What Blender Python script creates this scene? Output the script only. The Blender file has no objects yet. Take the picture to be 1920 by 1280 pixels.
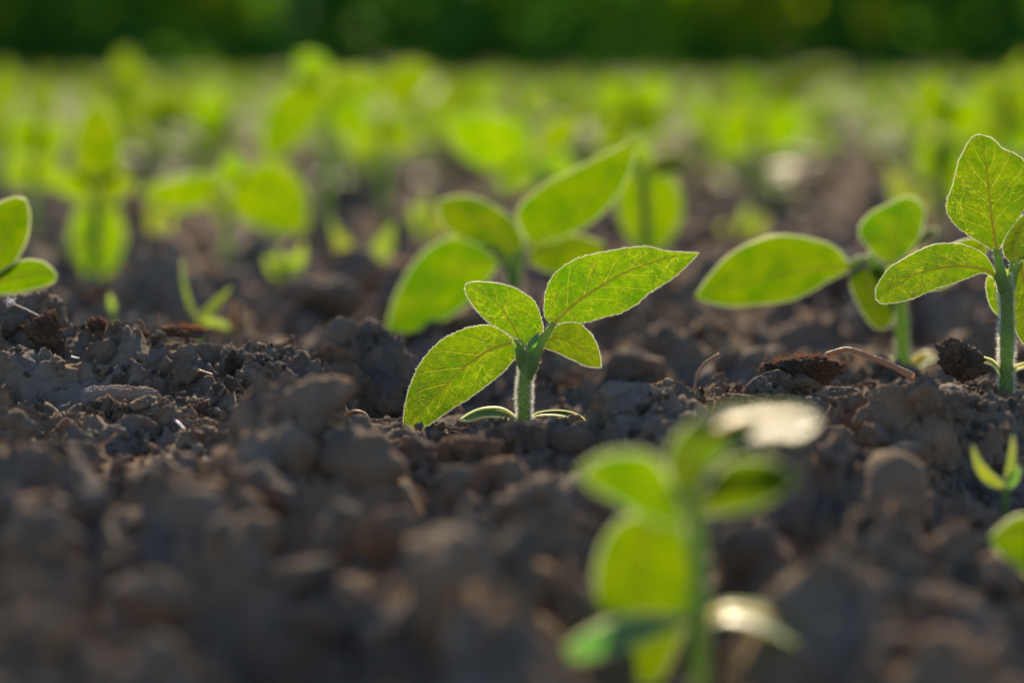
import bpy, bmesh, math, random
import numpy as np
from mathutils import Vector
RNG = random.Random(7)
NR = np.random.RandomState(11)
sc = bpy.context.scene
R = math.radians

# ------------------------------------------------------------------ camera
CAMZ, PITCH, FPX, HOR = 0.0837, 6.48, 4800.0, 95.0
FOC = 0.580
cam = bpy.data.cameras.new('camera'); camo = bpy.data.objects.new('camera', cam)
sc.collection.objects.link(camo); sc.camera = camo
camo.location = (0, 0, CAMZ); camo.rotation_euler = (R(90 - PITCH), 0, 0)
cam.lens = 90; cam.sensor_width = 36; cam.clip_start = 0.01; cam.clip_end = 2000
cam.dof.use_dof = True; cam.dof.focus_distance = FOC; cam.dof.aperture_fstop = 7.0
# ------------------------------------------------------------------ world and sun
SUN_EL, SUN_AZ = 27.5, -1.0
w = bpy.data.worlds.new('World'); sc.world = w; w.use_nodes = True
nt = w.node_tree; sky = nt.nodes.new('ShaderNodeTexSky'); sky.sky_type = 'NISHITA'; sky.sun_disc = False
sky.ozone_density = 3.2; sky.dust_density = .4; sky.sun_elevation = R(SUN_EL); sky.sun_rotation = R(SUN_AZ)
nt.links.new(sky.outputs[0], nt.nodes['Background'].inputs[0]); nt.nodes['Background'].inputs[1].default_value = 0.094
sl = bpy.data.lights.new('sun', 'SUN'); sl.energy = 5.0; sl.angle = R(0.53); sl.color = (1, .82, .58)
so = bpy.data.objects.new('sun', sl); sc.collection.objects.link(so)
so.rotation_euler = (R(-(90 - SUN_EL)), 0, R(-SUN_AZ))
sc.view_settings.view_transform = 'Standard'; sc.view_settings.look = 'None'
sc.view_settings.exposure = 0.66; sc.view_settings.gamma = 1; sc.view_settings.use_curve_mapping = False
sc.cycles.max_bounces = 7; sc.cycles.transmission_bounces = 6; sc.cycles.diffuse_bounces = 4
sc.cycles.sample_clamp_indirect = 6; sc.cycles.caustics_reflective = False; sc.cycles.caustics_refractive = False

# ------------------------------------------------------------------ helpers
_cp, _sp = math.cos(R(PITCH)), math.sin(R(PITCH))
def P(px, py, d):
    """the place seen at picture point px,py (1920x1280 photo) at d metres in front of the lens"""
    x = (px - 960) / FPX * d; u = (640 - py) / FPX * d
    return np.array([x, d * _cp + u * _sp, CAMZ - d * _sp + u * _cp])
def proj(p):
    x, y, z = p[..., 0], p[..., 1], p[..., 2] - CAMZ
    dep = y * _cp - z * _sp; u = y * _sp + z * _cp
    return 960 + x / dep * FPX, 640 - u / dep * FPX, dep

def mesh_np(name, V, F, mats, uv=None, midx=None, smooth=True):
    V = np.asarray(V, np.float32); F = np.asarray(F, np.int32)
    me = bpy.data.meshes.new(name); nf, k = F.shape
    me.vertices.add(len(V)); me.vertices.foreach_set('co', V.ravel())
    me.loops.add(nf * k); me.loops.foreach_set('vertex_index', F.ravel())
    me.polygons.add(nf); me.polygons.foreach_set('loop_start', np.arange(0, nf * k, k, dtype=np.int32))
    me.polygons.foreach_set('loop_total', np.full(nf, k, np.int32))
    if smooth: me.polygons.foreach_set('use_smooth', np.ones(nf, bool))
    if uv is not None:
        l = me.uv_layers.new(name='UVMap'); l.data.foreach_set('uv', np.asarray(uv, np.float32)[F.ravel()].ravel())
    for m in (mats if isinstance(mats, (list, tuple)) else [mats]): me.materials.append(m)
    if midx is not None: me.polygons.foreach_set('material_index', np.asarray(midx, np.int32))
    me.update(calc_edges=True); return me
def link(name, me, parent=None, loc=(0, 0, 0), kind=None):
    o = bpy.data.objects.new(name, me); sc.collection.objects.link(o); o.location = loc
    if parent is not None: o.parent = parent
    if kind: o['kind'] = kind
    return o
def tag(o, label, cat, group=None):
    o['label'] = label; o['category'] = cat
    if group: o['group'] = group
    return o
def thing(name, label, cat, loc, group=None):
    return tag(link(name, None, loc=tuple(loc)), label, cat, group)
def unit(a): return a / np.maximum(np.linalg.norm(a, axis=-1, keepdims=True), 1e-12)
def catmull(pts, n):
    p = np.asarray(pts, float)
    if len(p) == 2:
        t = np.linspace(0, 1, n)[:, None]; return p[0] * (1 - t) + p[1] * t
    q = np.vstack([2 * p[0] - p[1], p, 2 * p[-1] - p[-2]]); out = []
    for i in range(1, len(q) - 2):
        for t in np.linspace(0, 1, 12, endpoint=False):
            a, b, c, d = q[i - 1], q[i], q[i + 1], q[i + 2]
            out.append(.5 * (2 * b + (c - a) * t + (2 * a - 5 * b + 4 * c - d) * t * t + (3 * b - a - 3 * c + d) * t ** 3))
    out.append(p[-1]); out = np.array(out)
    s = np.r_[0, np.cumsum(np.linalg.norm(np.diff(out, axis=0), axis=1))]
    t = np.linspace(0, s[-1], n)
    return np.stack([np.interp(t, s, out[:, k]) for k in range(out.shape[1])], 1)

# noise
def h01(ix, iy, iz, seed):
    n = (ix.astype(np.int64) * 374761393 + iy.astype(np.int64) * 668265263 + iz * 2147483647 + seed * 1274126177) & 0xffffffff
    n = ((n ^ (n >> 13)) * 1274126177) & 0xffffffff; n = (n ^ (n >> 16))
    n = (n * 2246822519) & 0xffffffff; n ^= n >> 15
    return (n & 0xffffff) / float(0xffffff)
def n2(x, y, seed=0):
    ix, iy = np.floor(x), np.floor(y); fx, fy = x - ix, y - iy
    ix = ix.astype(np.int64); iy = iy.astype(np.int64)
    def g(a, b):
        t = h01(ix + a, iy + b, 0, seed) * 6.28318; return np.cos(t) * (fx - a) + np.sin(t) * (fy - b)
    u = fx ** 3 * (fx * (6 * fx - 15) + 10); v = fy ** 3 * (fy * (6 * fy - 15) + 10)
    return ((g(0, 0) * (1 - u) + g(1, 0) * u) * (1 - v) + (g(0, 1) * (1 - u) + g(1, 1) * u) * v) * 1.5
def n3(p, seed=0):
    f = np.floor(p); r = p - f; i = f.astype(np.int64); u = r ** 3 * (r * (6 * r - 15) + 10); s = 0
    for a in (0, 1):
        for b in (0, 1):
            for c in (0, 1):
                k = [i[:, 0] + a, i[:, 1] + b, i[:, 2] + c]
                gx, gy, gz = [h01(k[0], k[1], k[2] * 1013904223, seed + 17 * q) * 2 - 1 for q in (1, 2, 3)]
                d = gx * (r[:, 0] - a) + gy * (r[:, 1] - b) + gz * (r[:, 2] - c)
                s = s + d * (u[:, 0] if a else 1 - u[:, 0]) * (u[:, 1] if b else 1 - u[:, 1]) * (u[:, 2] if c else 1 - u[:, 2])
    return s * 1.6
def cell(x, y, seed):
    """rounded lumps: each cell of a jittered grid carries a dome of its own height"""
    ix = np.floor(x).astype(np.int64); iy = np.floor(y).astype(np.int64); out = np.zeros_like(x)
    for a in (-1, 0, 1):
        for b in (-1, 0, 1):
            jx, jy = ix + a, iy + b
            cx = jx + h01(jx, jy, 1, seed); cy = jy + h01(jx, jy, 2, seed)
            r = .45 + .5 * h01(jx, jy, 3, seed); hh = h01(jx, jy, 4, seed)
            dome = hh * np.sqrt(np.maximum(0, 1 - ((x - cx) ** 2 + (y - cy) ** 2) / r ** 2))
            out = np.maximum(out, dome)
    return out
def plates(x, y, seed):
    """broken angular chunks: the nearest cell's tilted face"""
    ix = np.floor(x).astype(np.int64); iy = np.floor(y).astype(np.int64); best = np.full(x.shape, 9.0); out = np.zeros_like(x)
    for a in (-1, 0, 1):
        for b in (-1, 0, 1):
            jx, jy = ix + a, iy + b
            ex = x - jx - h01(jx, jy, 1, seed); ey = y - jy - h01(jx, jy, 2, seed)
            d = ex * ex + ey * ey; h = h01(jx, jy, 3, seed) + ex * (h01(jx, jy, 4, seed) - .5) * 1.2 + ey * (h01(jx, jy, 5, seed) - .35) * 1.2
            s = d < best; best = np.where(s, d, best); out = np.where(s, h, out)
    return out
def sst(a, b, x):
    t = np.clip((x - a) / (b - a), 0, 1); return t * t * (3 - 2 * t)

# ------------------------------------------------------------------ lie of the land
DX = [0, .25, .33, .40, .46, .50, .54, .572, .60, .64, .70, .80, 1.0, 3, 2000]
ZC = [-.043, -.032, -.026, -.025, -.010, -.003, .0005, -.001, -.006, -.009, -.007, -.004, -.001, 0, 0]
ZL = [-.036, -.026, -.021, -.022, -.013, -.008, -.004, .005, .0150, .006, -.010, -.007, -.002, 0, 0]
ZR = [-.045, -.038, -.034, -.030, -.020, -.013, -.005, .003, .0055, -.003, -.008, -.004, -.001, 0, 0]
def base(x, y):
    c = np.interp(y, DX, ZC); l = np.interp(y, DX, ZL); r = np.interp(y, DX, ZR)
    wl = 1 - sst(-.055, -.022, x + .004 * n2(x * 30, y * 30, 5)); wr = sst(.030, .058, x)
    far = sst(.25, .6, np.abs(x)) * .8
    return (c + (l - c) * wl + (r - c) * wr) * (1 - far)
HAND = [
 (25, 556, 190, 130, .612, .2), (185, 640, 105, 90, .600, 0), (265, 640, 95, 80, .606, .3), (330, 634, 90, 60, .610, 0),
 (395, 640, 90, 66, .606, -.3), (500, 632, 54, 66, .604, 0), (536, 644, 34, 50, .606, .3), (568, 652, 44, 44, .605, -.3),
 (478, 662, 62, 74, .590, 0), (300, 676, 52, 56, .594, .2), (340, 672, 70, 50, .592, 0), (616, 690, 66, 90, .585, .1),
 (655, 598, 90, 110, .640, .5), (705, 608, 100, 100, .640, .2), (742, 640, 60, 90, .638, -.3), (618, 622, 80, 120, .632, .1), (660, 680, 110, 120, .626, .3), (728, 700, 100, 130, .628, .2), (30, 640, 120, 80, .585, 0),
 (30, 758, 70, 70, .545, 0), (8, 762, 40, 60, .546, .3), (125, 780, 60, 40, .558, 0), (175, 778, 44, 44, .556, .2), (215, 788, 50, 44, .552, 0),
 (262, 776, 74, 56, .556, -.2), (310, 762, 38, 46, .560, 0), (150, 812, 60, 40, .545, .1), (335, 760, 60, 46, .57, .1), (395, 800, 60, 40, .552, 0),
 (430, 806, 50, 34, .55, 0), (150, 846, 70, 50, .525, 0), (665, 770, 50, 40, .575, .2), (690, 786, 42, 34, .57, 0), (730, 792, 70, 40, .565, 0),
 (570, 722, 190, 120, .500, .45), (650, 800, 200, 120, .492, -.1), (510, 812, 170, 120, .486, .2), (340, 880, 110, 80, .49, 0), (770, 812, 90, 60, .52, 0),
 (860, 800, 130, 90, .525, .2), (960, 790, 120, 70, .530, -.1), (1060, 800, 90, 60, .532, 0), (930, 850, 90, 80, .50, 0), (840, 880, 100, 80, .49, .3),
 (1210, 716, 190, 110, .552, .15), (1270, 720, 110, 90, .562, .3), (1225, 770, 170, 110, .535, 0), (1120, 770, 60, 70, .548, 0), (1150, 800, 70, 50, .54, 0),
 (1445, 695, 70, 56, .585, 0), (1500, 690, 90, 60, .588, .2), (1370, 730, 90, 40, .577, 0), (1560, 726, 110, 60, .575, 0), (1590, 740, 80, 90, .562, 0),
 (1730, 682, 120, 150, .552, -.2), (1790, 704, 210, 150, .556, .2), (1690, 720, 120, 110, .55, 0), (1650, 760, 80, 80, .545, 0), (1850, 720, 110, 130, .555, .1),
 (1635, 780, 60, 70, .54, 0), (1690, 830, 120, 60, .53, .1), (1745, 800, 90, 110, .535, 0), (1900, 740, 70, 60, .575, 0),
 (1600, 880, 120, 70, .50, 0), (1550, 800, 100, 110, .54, .1), (1500, 850, 120, 120, .50, 0),
 (30, 885, 200, 110, .470, .1), (200, 930, 150, 110, .45, 0), (320, 890, 180, 120, .46, 0), (420, 900, 130, 70, .455, .2), (100, 940, 220, 110, .44, .2),
 (60, 950, 160, 140, .42, .3), (620, 960, 150, 110, .44, -.3), (450, 980, 180, 100, .43, .5), (740, 950, 150, 110, .45, .2), (1010, 930, 140, 90, .46, 0),
 (1000, 1040, 170, 100, .42, .2), (800, 1060, 190, 110, .41, 0), (560, 1040, 150, 100, .42, .2), (300, 1080, 170, 110, .40, -.2), (80, 1180, 200, 120, .37, 0),
 (270, 1200, 150, 110, .37, .1), (900, 1190, 200, 130, .375, .1), (1400, 980, 150, 110, .45, .1), (1620, 1000, 160, 120, .44, .3), (1850, 1020, 150, 110, .44, 0),
 (1750, 1080, 160, 100, .42, 0), (1560, 1090, 170, 90, .41, .2), (1240, 880, 100, 60, .49, 0), (1130, 880, 90, 60, .49, .2), (1800, 1190, 190, 120, .38, .2),
 (300, 480, 150, 110, .80, .2), (560, 520, 110, 70, .84, 0), (1250, 600, 150, 90, .72, 0), (1400, 640, 130, 80, .70, .2), (1180, 640, 120, 90, .69, 0), (860, 640, 110, 70, .70, 0),
]

def mounds(x, y, z):
    """soil heaped round the named clods, so that they grow out of the ground"""
    for px, pt, wp, hp, d, tl in HAND:
        c = P(px, pt + hp * .5, d); s_ = d / FPX; rx = wp * s_ * .75; ry = rx * 1.0; rz = hp * s_ / 2
        sel = (np.abs(x - c[0]) < rx * 1.5) & (np.abs(y - c[1]) < ry * 1.5)
        if not sel.any(): continue
        q = ((x[sel] - c[0]) / rx) ** 2 + ((y[sel] - c[1]) / ry) ** 2
        m = c[2] - rz * 1.15 + rz * 1.45 * (1 - q); zz = z[sel]; kk = 900
        z[sel] = np.logaddexp(np.clip(zz * kk, -60, 60), np.clip(m * kk, -60, 60)) / kk
    return z
def H(x, y):
    x = np.asarray(x, float); y = np.asarray(y, float)
    wx = x + .004 * n2(x * 60, y * 60, 31); wy = y + .004 * n2(x * 60 + 9, y * 60, 32)
    z = base(x, y)
    f = sst(.3, .8, y); bg = 1 + 1.2 * sst(.64, .8, y) + .6 * sst(1.0, 1.6, y)
    fg = 1 + 1.0 * (1 - sst(.44, .53, y))
    z = z + .0035 * n2(x * 14, y * 14, 1) * bg * fg + .0030 * n2(wx * 35, wy * 35, 2) * bg * fg
    z = mounds(x, y, z)
    m = sst(-.35, .35, n2(x * 22, y * 22, 40))              # loose, lumpy ground against smooth crust
    z = z + .0040 * (cell(wx * 42, wy * 42, 3) - .4) * (.45 + .9 * m) * bg + (.0085 * (.22 - np.abs(n2(wx * 19, wy * 24, 71))) + .0050 * (.22 - np.abs(n2(wx * 44, wy * 52, 72)))) * (.35 + .65 * fg) * bg
    z = z + .0150 * (plates(wx * 26 + .3 * n2(x * 90, y * 90, 80), wy * 26 + .3 * n2(x * 90, y * 90, 81), 82) - .5) * (.25 + .75 * (fg - 1)) * (1 - .6 * sst(.6, .7, y))
    z = z + .0055 * (plates(wx * 55 + .4 * n2(x * 200, y * 200, 50), wy * 55 + .4 * n2(x * 200, y * 200, 51), 52) - .5) * (.4 + .6 * m) * bg
    z = z + .0022 * (plates(wx * 170, wy * 170, 53) - .5) * (.3 + .9 * m)
    z = z + .0024 * (cell(wx * 110, wy * 110, 4) - .4) * (.3 + m)
    z = z + .0025 * (cell(wx * 260, wy * 260, 6) - .3) * (.2 + m)
    z = z + .0008 * n2(wx * 500, wy * 500, 7) + .0010 * (cell(wx * 620, wy * 620, 8) - .3) * (.4 + m)
    z = z + .0004 * n2(x * 1200, y * 1200, 9)
    # the hollows the seedlings stand in
    wA = sst(-.042, -.034, x) * (1 - sst(.018, .030, x)) * sst(.46, .50, y) * (1 - sst(.60, .63, y))
    lim = CAMZ - np.interp(x, [-.02, -.012, 0, .008], [706, 688, 690, 698]) / 4800 * y + .0008 * n2(x * 260, y * 260, 60); z = np.where(wA > 0, z + wA * (np.minimum(z, lim) - z), z)
    wD = sst(.070, .080, x) * sst(.40, .46, y) * (1 - sst(.62, .65, y)) * (1 - sst(.2, .3, x))
    lim = CAMZ - np.interp(y, [.4, .50, .515, .53, .57, .65], [850, 838, 822, 700, 640, 632]) / 4800 * y + .0008 * n2(x * 260, y * 260, 61); z = np.where(wD > 0, z + wD * (np.minimum(z, lim) - z), z)
    return z

# ------------------------------------------------------------------ materials
def newmat(name):
    m = bpy.data.materials.new(name); m.use_nodes = True; n = m.node_tree; n.nodes.clear()
    return m, n, n.nodes, n.links
def node(n, t, **kw):
    x = n.nodes.new(t)
    for k, v in kw.items():
        if hasattr(x, k): setattr(x, k, v)
    return x
def math_(n, op, a, b=None, c=None):
    x = n.nodes.new('ShaderNodeMath'); x.operation = op
    for i, v in enumerate((a, b, c)):
        if v is None: continue
        if isinstance(v, (int, float)): x.inputs[i].default_value = v
        else: n.links.new(v, x.inputs[i])
    return x.outputs[0]
def noise(n, vec, scale, detail=4, rough=.6):
    x = n.nodes.new('ShaderNodeTexNoise'); x.inputs['Scale'].default_value = scale
    x.inputs['Detail'].default_value = detail; x.inputs['Roughness'].default_value = rough
    n.links.new(vec, x.inputs['Vector']); return x.outputs['Fac']
def ramp(n, fac, stops):
    x = n.nodes.new('ShaderNodeValToRGB'); n.links.new(fac, x.inputs[0]); e = x.color_ramp.elements
    while len(e) < len(stops): e.new(.5)
    for k, (p, c) in enumerate(stops):
        e[k].position = p; e[k].color = (*c, 1) if len(c) == 3 else c
    return x.outputs[0]
def mixc(n, fac, a, b, mode='MIX'):
    x = n.nodes.new('ShaderNodeMix'); x.data_type = 'RGBA'; x.blend_type = mode
    for s, v in ((x.inputs[0], fac), (x.inputs[6], a), (x.inputs[7], b)):
        if isinstance(v, (int, float)): s.default_value = v
        elif isinstance(v, tuple): s.default_value = (*v, 1)
        else: n.links.new(v, s)
    return x.outputs[2]

def soil_mat(name, dry, damp, dark, bump=.0015, sheen=.14):
    m, n, N, L = newmat(name)
    g = node(n, 'ShaderNodeNewGeometry').outputs['Position']
    oi = node(n, 'ShaderNodeObjectInfo').outputs['Random']
    a = noise(n, g, 28, 5, .65); b = noise(n, g, 260, 5, .7); c = noise(n, g, 1500, 4, .75)
    s = math_(n, 'ADD', math_(n, 'MULTIPLY', a, .5), math_(n, 'ADD', math_(n, 'MULTIPLY', b, .32), math_(n, 'MULTIPLY', c, .22)))
    s = math_(n, 'ADD', s, math_(n, 'MULTIPLY', math_(n, 'SUBTRACT', oi, .5), .10))
    col = ramp(n, s, [(.36, dark), (.47, damp), (.60, dry), (.72, tuple(min(1, v * 1.35) for v in dry))])
    fl = noise(n, g, 2600, 2, .5)
    col = mixc(n, math_(n, 'MULTIPLY', math_(n, 'GREATER_THAN', fl, .69), .7), col, (.42, .36, .28))
    hv = noise(n, g, 55, 4, .6)
    col = mixc(n, ramp(n, hv, [(.40, (0, 0, 0)), (.60, (1, 1, 1))]), mixc(n, 1.0, col, (.86, .98, 1.10), 'MULTIPLY'), mixc(n, 1.0, col, (1.12, .97, .80), 'MULTIPLY'))
    rs = noise(n, g, 90, 3, .6)
    col = mixc(n, math_(n, 'MULTIPLY', math_(n, 'GREATER_THAN', rs, .60), .35), col, (.20, .10, .06))
    bs = N.new('ShaderNodeBsdfPrincipled'); L.new(col, bs.inputs['Base Color'])
    bs.inputs['Roughness'].default_value = .9; bs.inputs['Specular IOR Level'].default_value = .15
    bs.inputs['Sheen Weight'].default_value = sheen; bs.inputs['Sheen Roughness'].default_value = .45
    bs.inputs['Sheen Tint'].default_value = (1, .9, .8, 1)
    hgt = math_(n, 'ADD', math_(n, 'MULTIPLY', noise(n, g, 900, 6, .75), 1.0), math_(n, 'MULTIPLY', noise(n, g, 3200, 3, .7), .35))
    bp = N.new('ShaderNodeBump'); bp.inputs['Strength'].default_value = 1; bp.inputs['Distance'].default_value = bump
    L.new(hgt, bp.inputs['Height']); L.new(bp.outputs[0], bs.inputs['Normal'])
    o = N.new('ShaderNodeOutputMaterial'); L.new(bs.outputs[0], o.inputs[0]); return m
M_soil = soil_mat('soil', (.410, .300, .212), (.280, .205, .147), (.105, .082, .062))
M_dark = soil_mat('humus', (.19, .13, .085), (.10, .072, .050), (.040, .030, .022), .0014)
M_pale = soil_mat('pale_soil', (.36, .28, .23), (.27, .21, .165), (.16, .12, .095), .0006)

def leaf_mat(name, trans, refl, veins=True, spot=.6, gloss=.18, rough=.47):
    m, n, N, L = newmat(name)
    uv = node(n, 'ShaderNodeUVMap'); sp = N.new('ShaderNodeSeparateXYZ'); L.new(uv.outputs[0], sp.inputs[0])
    g = node(n, 'ShaderNodeNewGeometry').outputs['Position']
    oi = node(n, 'ShaderNodeObjectInfo').outputs['Random']
    u = math_(n, 'ABSOLUTE', math_(n, 'MULTIPLY', math_(n, 'SUBTRACT', sp.outputs[0], .5), 2)); v = sp.outputs[1]
    big = noise(n, g, 140, 4, .6)
    tcol = mixc(n, ramp(n, big, [(.38, (0, 0, 0)), (.60, (1, 1, 1))]), tuple(a * b for a, b in zip(trans, (.52, .74, .8))), trans)
    hs = N.new('ShaderNodeHueSaturation'); L.new(tcol, hs.inputs['Color'])
    L.new(math_(n, 'ADD', .488, math_(n, 'MULTIPLY', oi, .020)), hs.inputs['Hue'])
    L.new(math_(n, 'ADD', .78, math_(n, 'MULTIPLY', oi, .42)), hs.inputs['Value'])
    tcol = hs.outputs[0]; hgt = None
    if veins:
        wob = math_(n, 'MULTIPLY', math_(n, 'SUBTRACT', noise(n, g, 170, 3, .5), .5), .16)
        uu = math_(n, 'ADD', u, wob)
        # side veins that leave the midrib and sweep towards the tip
        t = math_(n, 'SUBTRACT', math_(n, 'ADD', v, math_(n, 'MULTIPLY', wob, .35)), math_(n, 'MULTIPLY', math_(n, 'POWER', math_(n, 'MAXIMUM', uu, .001), .8), .30))
        side = math_(n, 'GREATER_THAN', sp.outputs[0], .5)
        fr = math_(n, 'FRACT', math_(n, 'ADD', math_(n, 'MULTIPLY', t, 6.5), math_(n, 'MULTIPLY', side, .37)))
        dist = math_(n, 'ABSOLUTE', math_(n, 'SUBTRACT', fr, .5))
        lat = math_(n, 'SUBTRACT', 1, math_(n, 'SMOOTH_MIN', math_(n, 'DIVIDE', dist, .060), 1, .1))
        lat = math_(n, 'MAXIMUM', lat, 0)
        lat = math_(n, 'MULTIPLY', lat, math_(n, 'SUBTRACT', 1.15, u))
        # fine net
        vo = N.new('ShaderNodeTexVoronoi'); vo.feature = 'DISTANCE_TO_EDGE'; vo.inputs['Scale'].default_value = 620
        dm = N.new('ShaderNodeVectorMath'); dm.operation = 'ADD'; nz = N.new('ShaderNodeTexNoise'); nz.inputs['Scale'].default_value = 300
        L.new(g, nz.inputs['Vector']); sc_ = N.new('ShaderNodeVectorMath'); sc_.operation = 'SCALE'; sc_.inputs['Scale'].default_value = .0065
        L.new(nz.outputs['Color'], sc_.inputs[0]); L.new(g, dm.inputs[0]); L.new(sc_.outputs[0], dm.inputs[1]); L.new(dm.outputs[0], vo.inputs['Vector'])
        net = math_(n, 'MAXIMUM', math_(n, 'SUBTRACT', 1, math_(n, 'DIVIDE', vo.outputs[0], .075)), 0)
        vo2 = N.new('ShaderNodeTexVoronoi'); vo2.feature = 'DISTANCE_TO_EDGE'; vo2.inputs['Scale'].default_value = 230; L.new(dm.outputs[0], vo2.inputs['Vector'])
        net2 = math_(n, 'MAXIMUM', math_(n, 'SUBTRACT', 1, math_(n, 'DIVIDE', vo2.outputs[0], .035)), 0)
        patch = ramp(n, noise(n, g, 90, 2, .5), [(.42, (0, 0, 0)), (.58, (1, 1, 1))])
        net2 = math_(n, 'MULTIPLY', net2, patch)
        tcol = mixc(n, math_(n, 'MULTIPLY', net, .22), tcol, (.22, .30, .01))
        tcol = mixc(n, math_(n, 'MULTIPLY', net2, .55), tcol, (.34, .40, .02))
        tcol = mixc(n, math_(n, 'MULTIPLY', lat, .78), tcol, (.36, .38, .03))
        sk = noise(n, g, 1500, 3, .6); sk2 = noise(n, g, 120, 2, .5)
        thr = math_(n, 'GREATER_THAN', math_(n, 'ADD', sk, math_(n, 'MULTIPLY', math_(n, 'SUBTRACT', sk2, .5), .30)), .575)
        fine = noise(n, g, 750, 4, .7); tcol = mixc(n, 1.0, tcol, ramp(n, fine, [(.3, (.66, .74, .7)), (.5, (1, 1, 1)), (.7, (1.22, 1.14, 1))]), 'MULTIPLY')
        tcol = mixc(n, math_(n, 'MULTIPLY', thr, spot), tcol, (.06, .075, .01))
        hgt = math_(n, 'SUBTRACT', math_(n, 'MULTIPLY', noise(n, g, 420, 3, .6), .5), math_(n, 'ADD', lat, math_(n, 'MULTIPLY', net, .35)))
    tr = N.new('ShaderNodeBsdfTranslucent'); L.new(tcol, tr.inputs[0])
    bs = N.new('ShaderNodeBsdfPrincipled'); bs.inputs['Base Color'].default_value = (*refl, 1)
    bs.inputs['Roughness'].default_value = rough; bs.inputs['Specular IOR Level'].default_value = gloss
    bs.inputs['Sheen Weight'].default_value = .04; bs.inputs['Sheen Roughness'].default_value = .35
    if hgt is not None:
        bp = N.new('ShaderNodeBump'); bp.inputs['Strength'].default_value = .8; bp.inputs['Distance'].default_value = .0006
        L.new(hgt, bp.inputs['Height']); L.new(bp.outputs[0], bs.inputs['Normal']); L.new(bp.outputs[0], tr.inputs['Normal'])
    ad = N.new('ShaderNodeAddShader'); L.new(tr.outputs[0], ad.inputs[0]); L.new(bs.outputs[0], ad.inputs[1])
    o = N.new('ShaderNodeOutputMaterial'); L.new(ad.outputs[0], o.inputs[0]); return m
T_LEAF = (.104, .170, .0003); R_LEAF = (.015, .036, .001)
M_leaf = leaf_mat('leaf', T_LEAF, R_LEAF)
M_leaf_plain = leaf_mat('leaf_plain', (.150, .226, .0002), R_LEAF, veins=False, gloss=.04, rough=.6)
M_leaf_mid = leaf_mat('leaf_mid', (.093, .150, .0002), R_LEAF, veins=False, gloss=.10, rough=.5)
M_leaf_pale = leaf_mat('leaf_pale', (.20, .25, .006), (.06, .10, .02), veins=False, gloss=.5)
M_coty = leaf_mat('cotyledon', (.10, .22, .02), (.045, .115, .065), veins=False, gloss=.45, rough=.45)
M_coty_dull = leaf_mat('cotyledon_dull', (.10, .20, .01), (.03, .09, .03), veins=False, gloss=.12, rough=.55)
M_crop = leaf_mat('crop_leaf', (.10, .24, .012), (.034, .110, .020), veins=False, gloss=.02)
M_flower = leaf_mat('crop_flower', (.46, .52, .005), (.26, .24, .005), veins=False, gloss=.1)

def stem_mat(name, col, tr_col, gloss=.35):
    m, n, N, L = newmat(name)
    g = node(n, 'ShaderNodeNewGeometry').outputs['Position']
    c = mixc(n, noise(n, g, 500, 3, .6), tuple(v * .7 for v in col), tuple(min(1, v * 1.3) for v in col))
    bs = N.new('ShaderNodeBsdfPrincipled'); L.new(c, bs.inputs['Base Color']); bs.inputs['Roughness'].default_value = .5
    bs.inputs['Specular IOR Level'].default_value = gloss; bs.inputs['Sheen Weight'].default_value = .08
    tr = N.new('ShaderNodeBsdfTranslucent'); tr.inputs[0].default_value = (*tr_col, 1)
    bp = N.new('ShaderNodeBump'); bp.inputs['Distance'].default_value = .0003; L.new(noise(n, g, 1100, 3, .6), bp.inputs['Height']); L.new(bp.outputs[0], bs.inputs['Normal'])
    ad = N.new('ShaderNodeAddShader'); L.new(tr.outputs[0], ad.inputs[0]); L.new(bs.outputs[0], ad.inputs[1])
    o = N.new('ShaderNodeOutputMaterial'); L.new(ad.outputs[0], o.inputs[0]); return m
M_stem = stem_mat('stem', (.07, .125, .03), (.22, .31, .04))
M_rib = stem_mat('midrib', (.14, .13, .03), (.80, .66, .10), .2)
M_rim_highlight = stem_mat('leaf_rim_highlight', (.10, .11, .06), (.86, .88, .62), .3)  # pale edge tube: the bright rim of backlit hairs put into its colour
M_hair = stem_mat('plant_hair', (.06, .06, .055), (.93, .92, .88), .5)
M_straw = stem_mat('straw', (.30, .19, .11), (.16, .08, .03), .3)
M_fibre = stem_mat('fibre', (.14, .085, .045), (.40, .22, .08), .2)
M_web = stem_mat('web', (.6, .6, .62), (.4, .4, .42), .8)

# ------------------------------------------------------------------ ground sheet
th = np.r_[np.linspace(-180, -60, 9), np.linspace(-50, -20, 10), np.linspace(-18, -14.2, 16), np.linspace(-14, 14, 470), np.linspace(14.2, 18, 16), np.linspace(20, 50, 10), np.linspace(60, 180, 9)]
rr = [.02, .05, .09, .13, .17, .2]
while rr[-1] < 900:
    r = rr[-1]; k = .0050 if r < .40 else .0028 if r < .5 else .00135 if r < .66 else .0045 if r < .9 else .007 if r < 2.5 else .03 if r < 30 else .25
    rr.append(r * (1 + k))
rr = np.array(rr); TH, RR = np.meshgrid(np.radians(th), rr)
X = RR * np.sin(TH); Y = RR * np.cos(TH); Z = H(X, Y)
nr, ntb = X.shape; idx = np.arange(nr * ntb).reshape(nr, ntb)
F = np.stack([idx[:-1, :-1], idx[:-1, 1:], idx[1:, 1:], idx[1:, :-1]], -1).reshape(-1, 4)
ground = link('ground', mesh_np('ground', np.stack([X, Y, Z], -1).reshape(-1, 3), F, M_soil), kind='structure')

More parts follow.
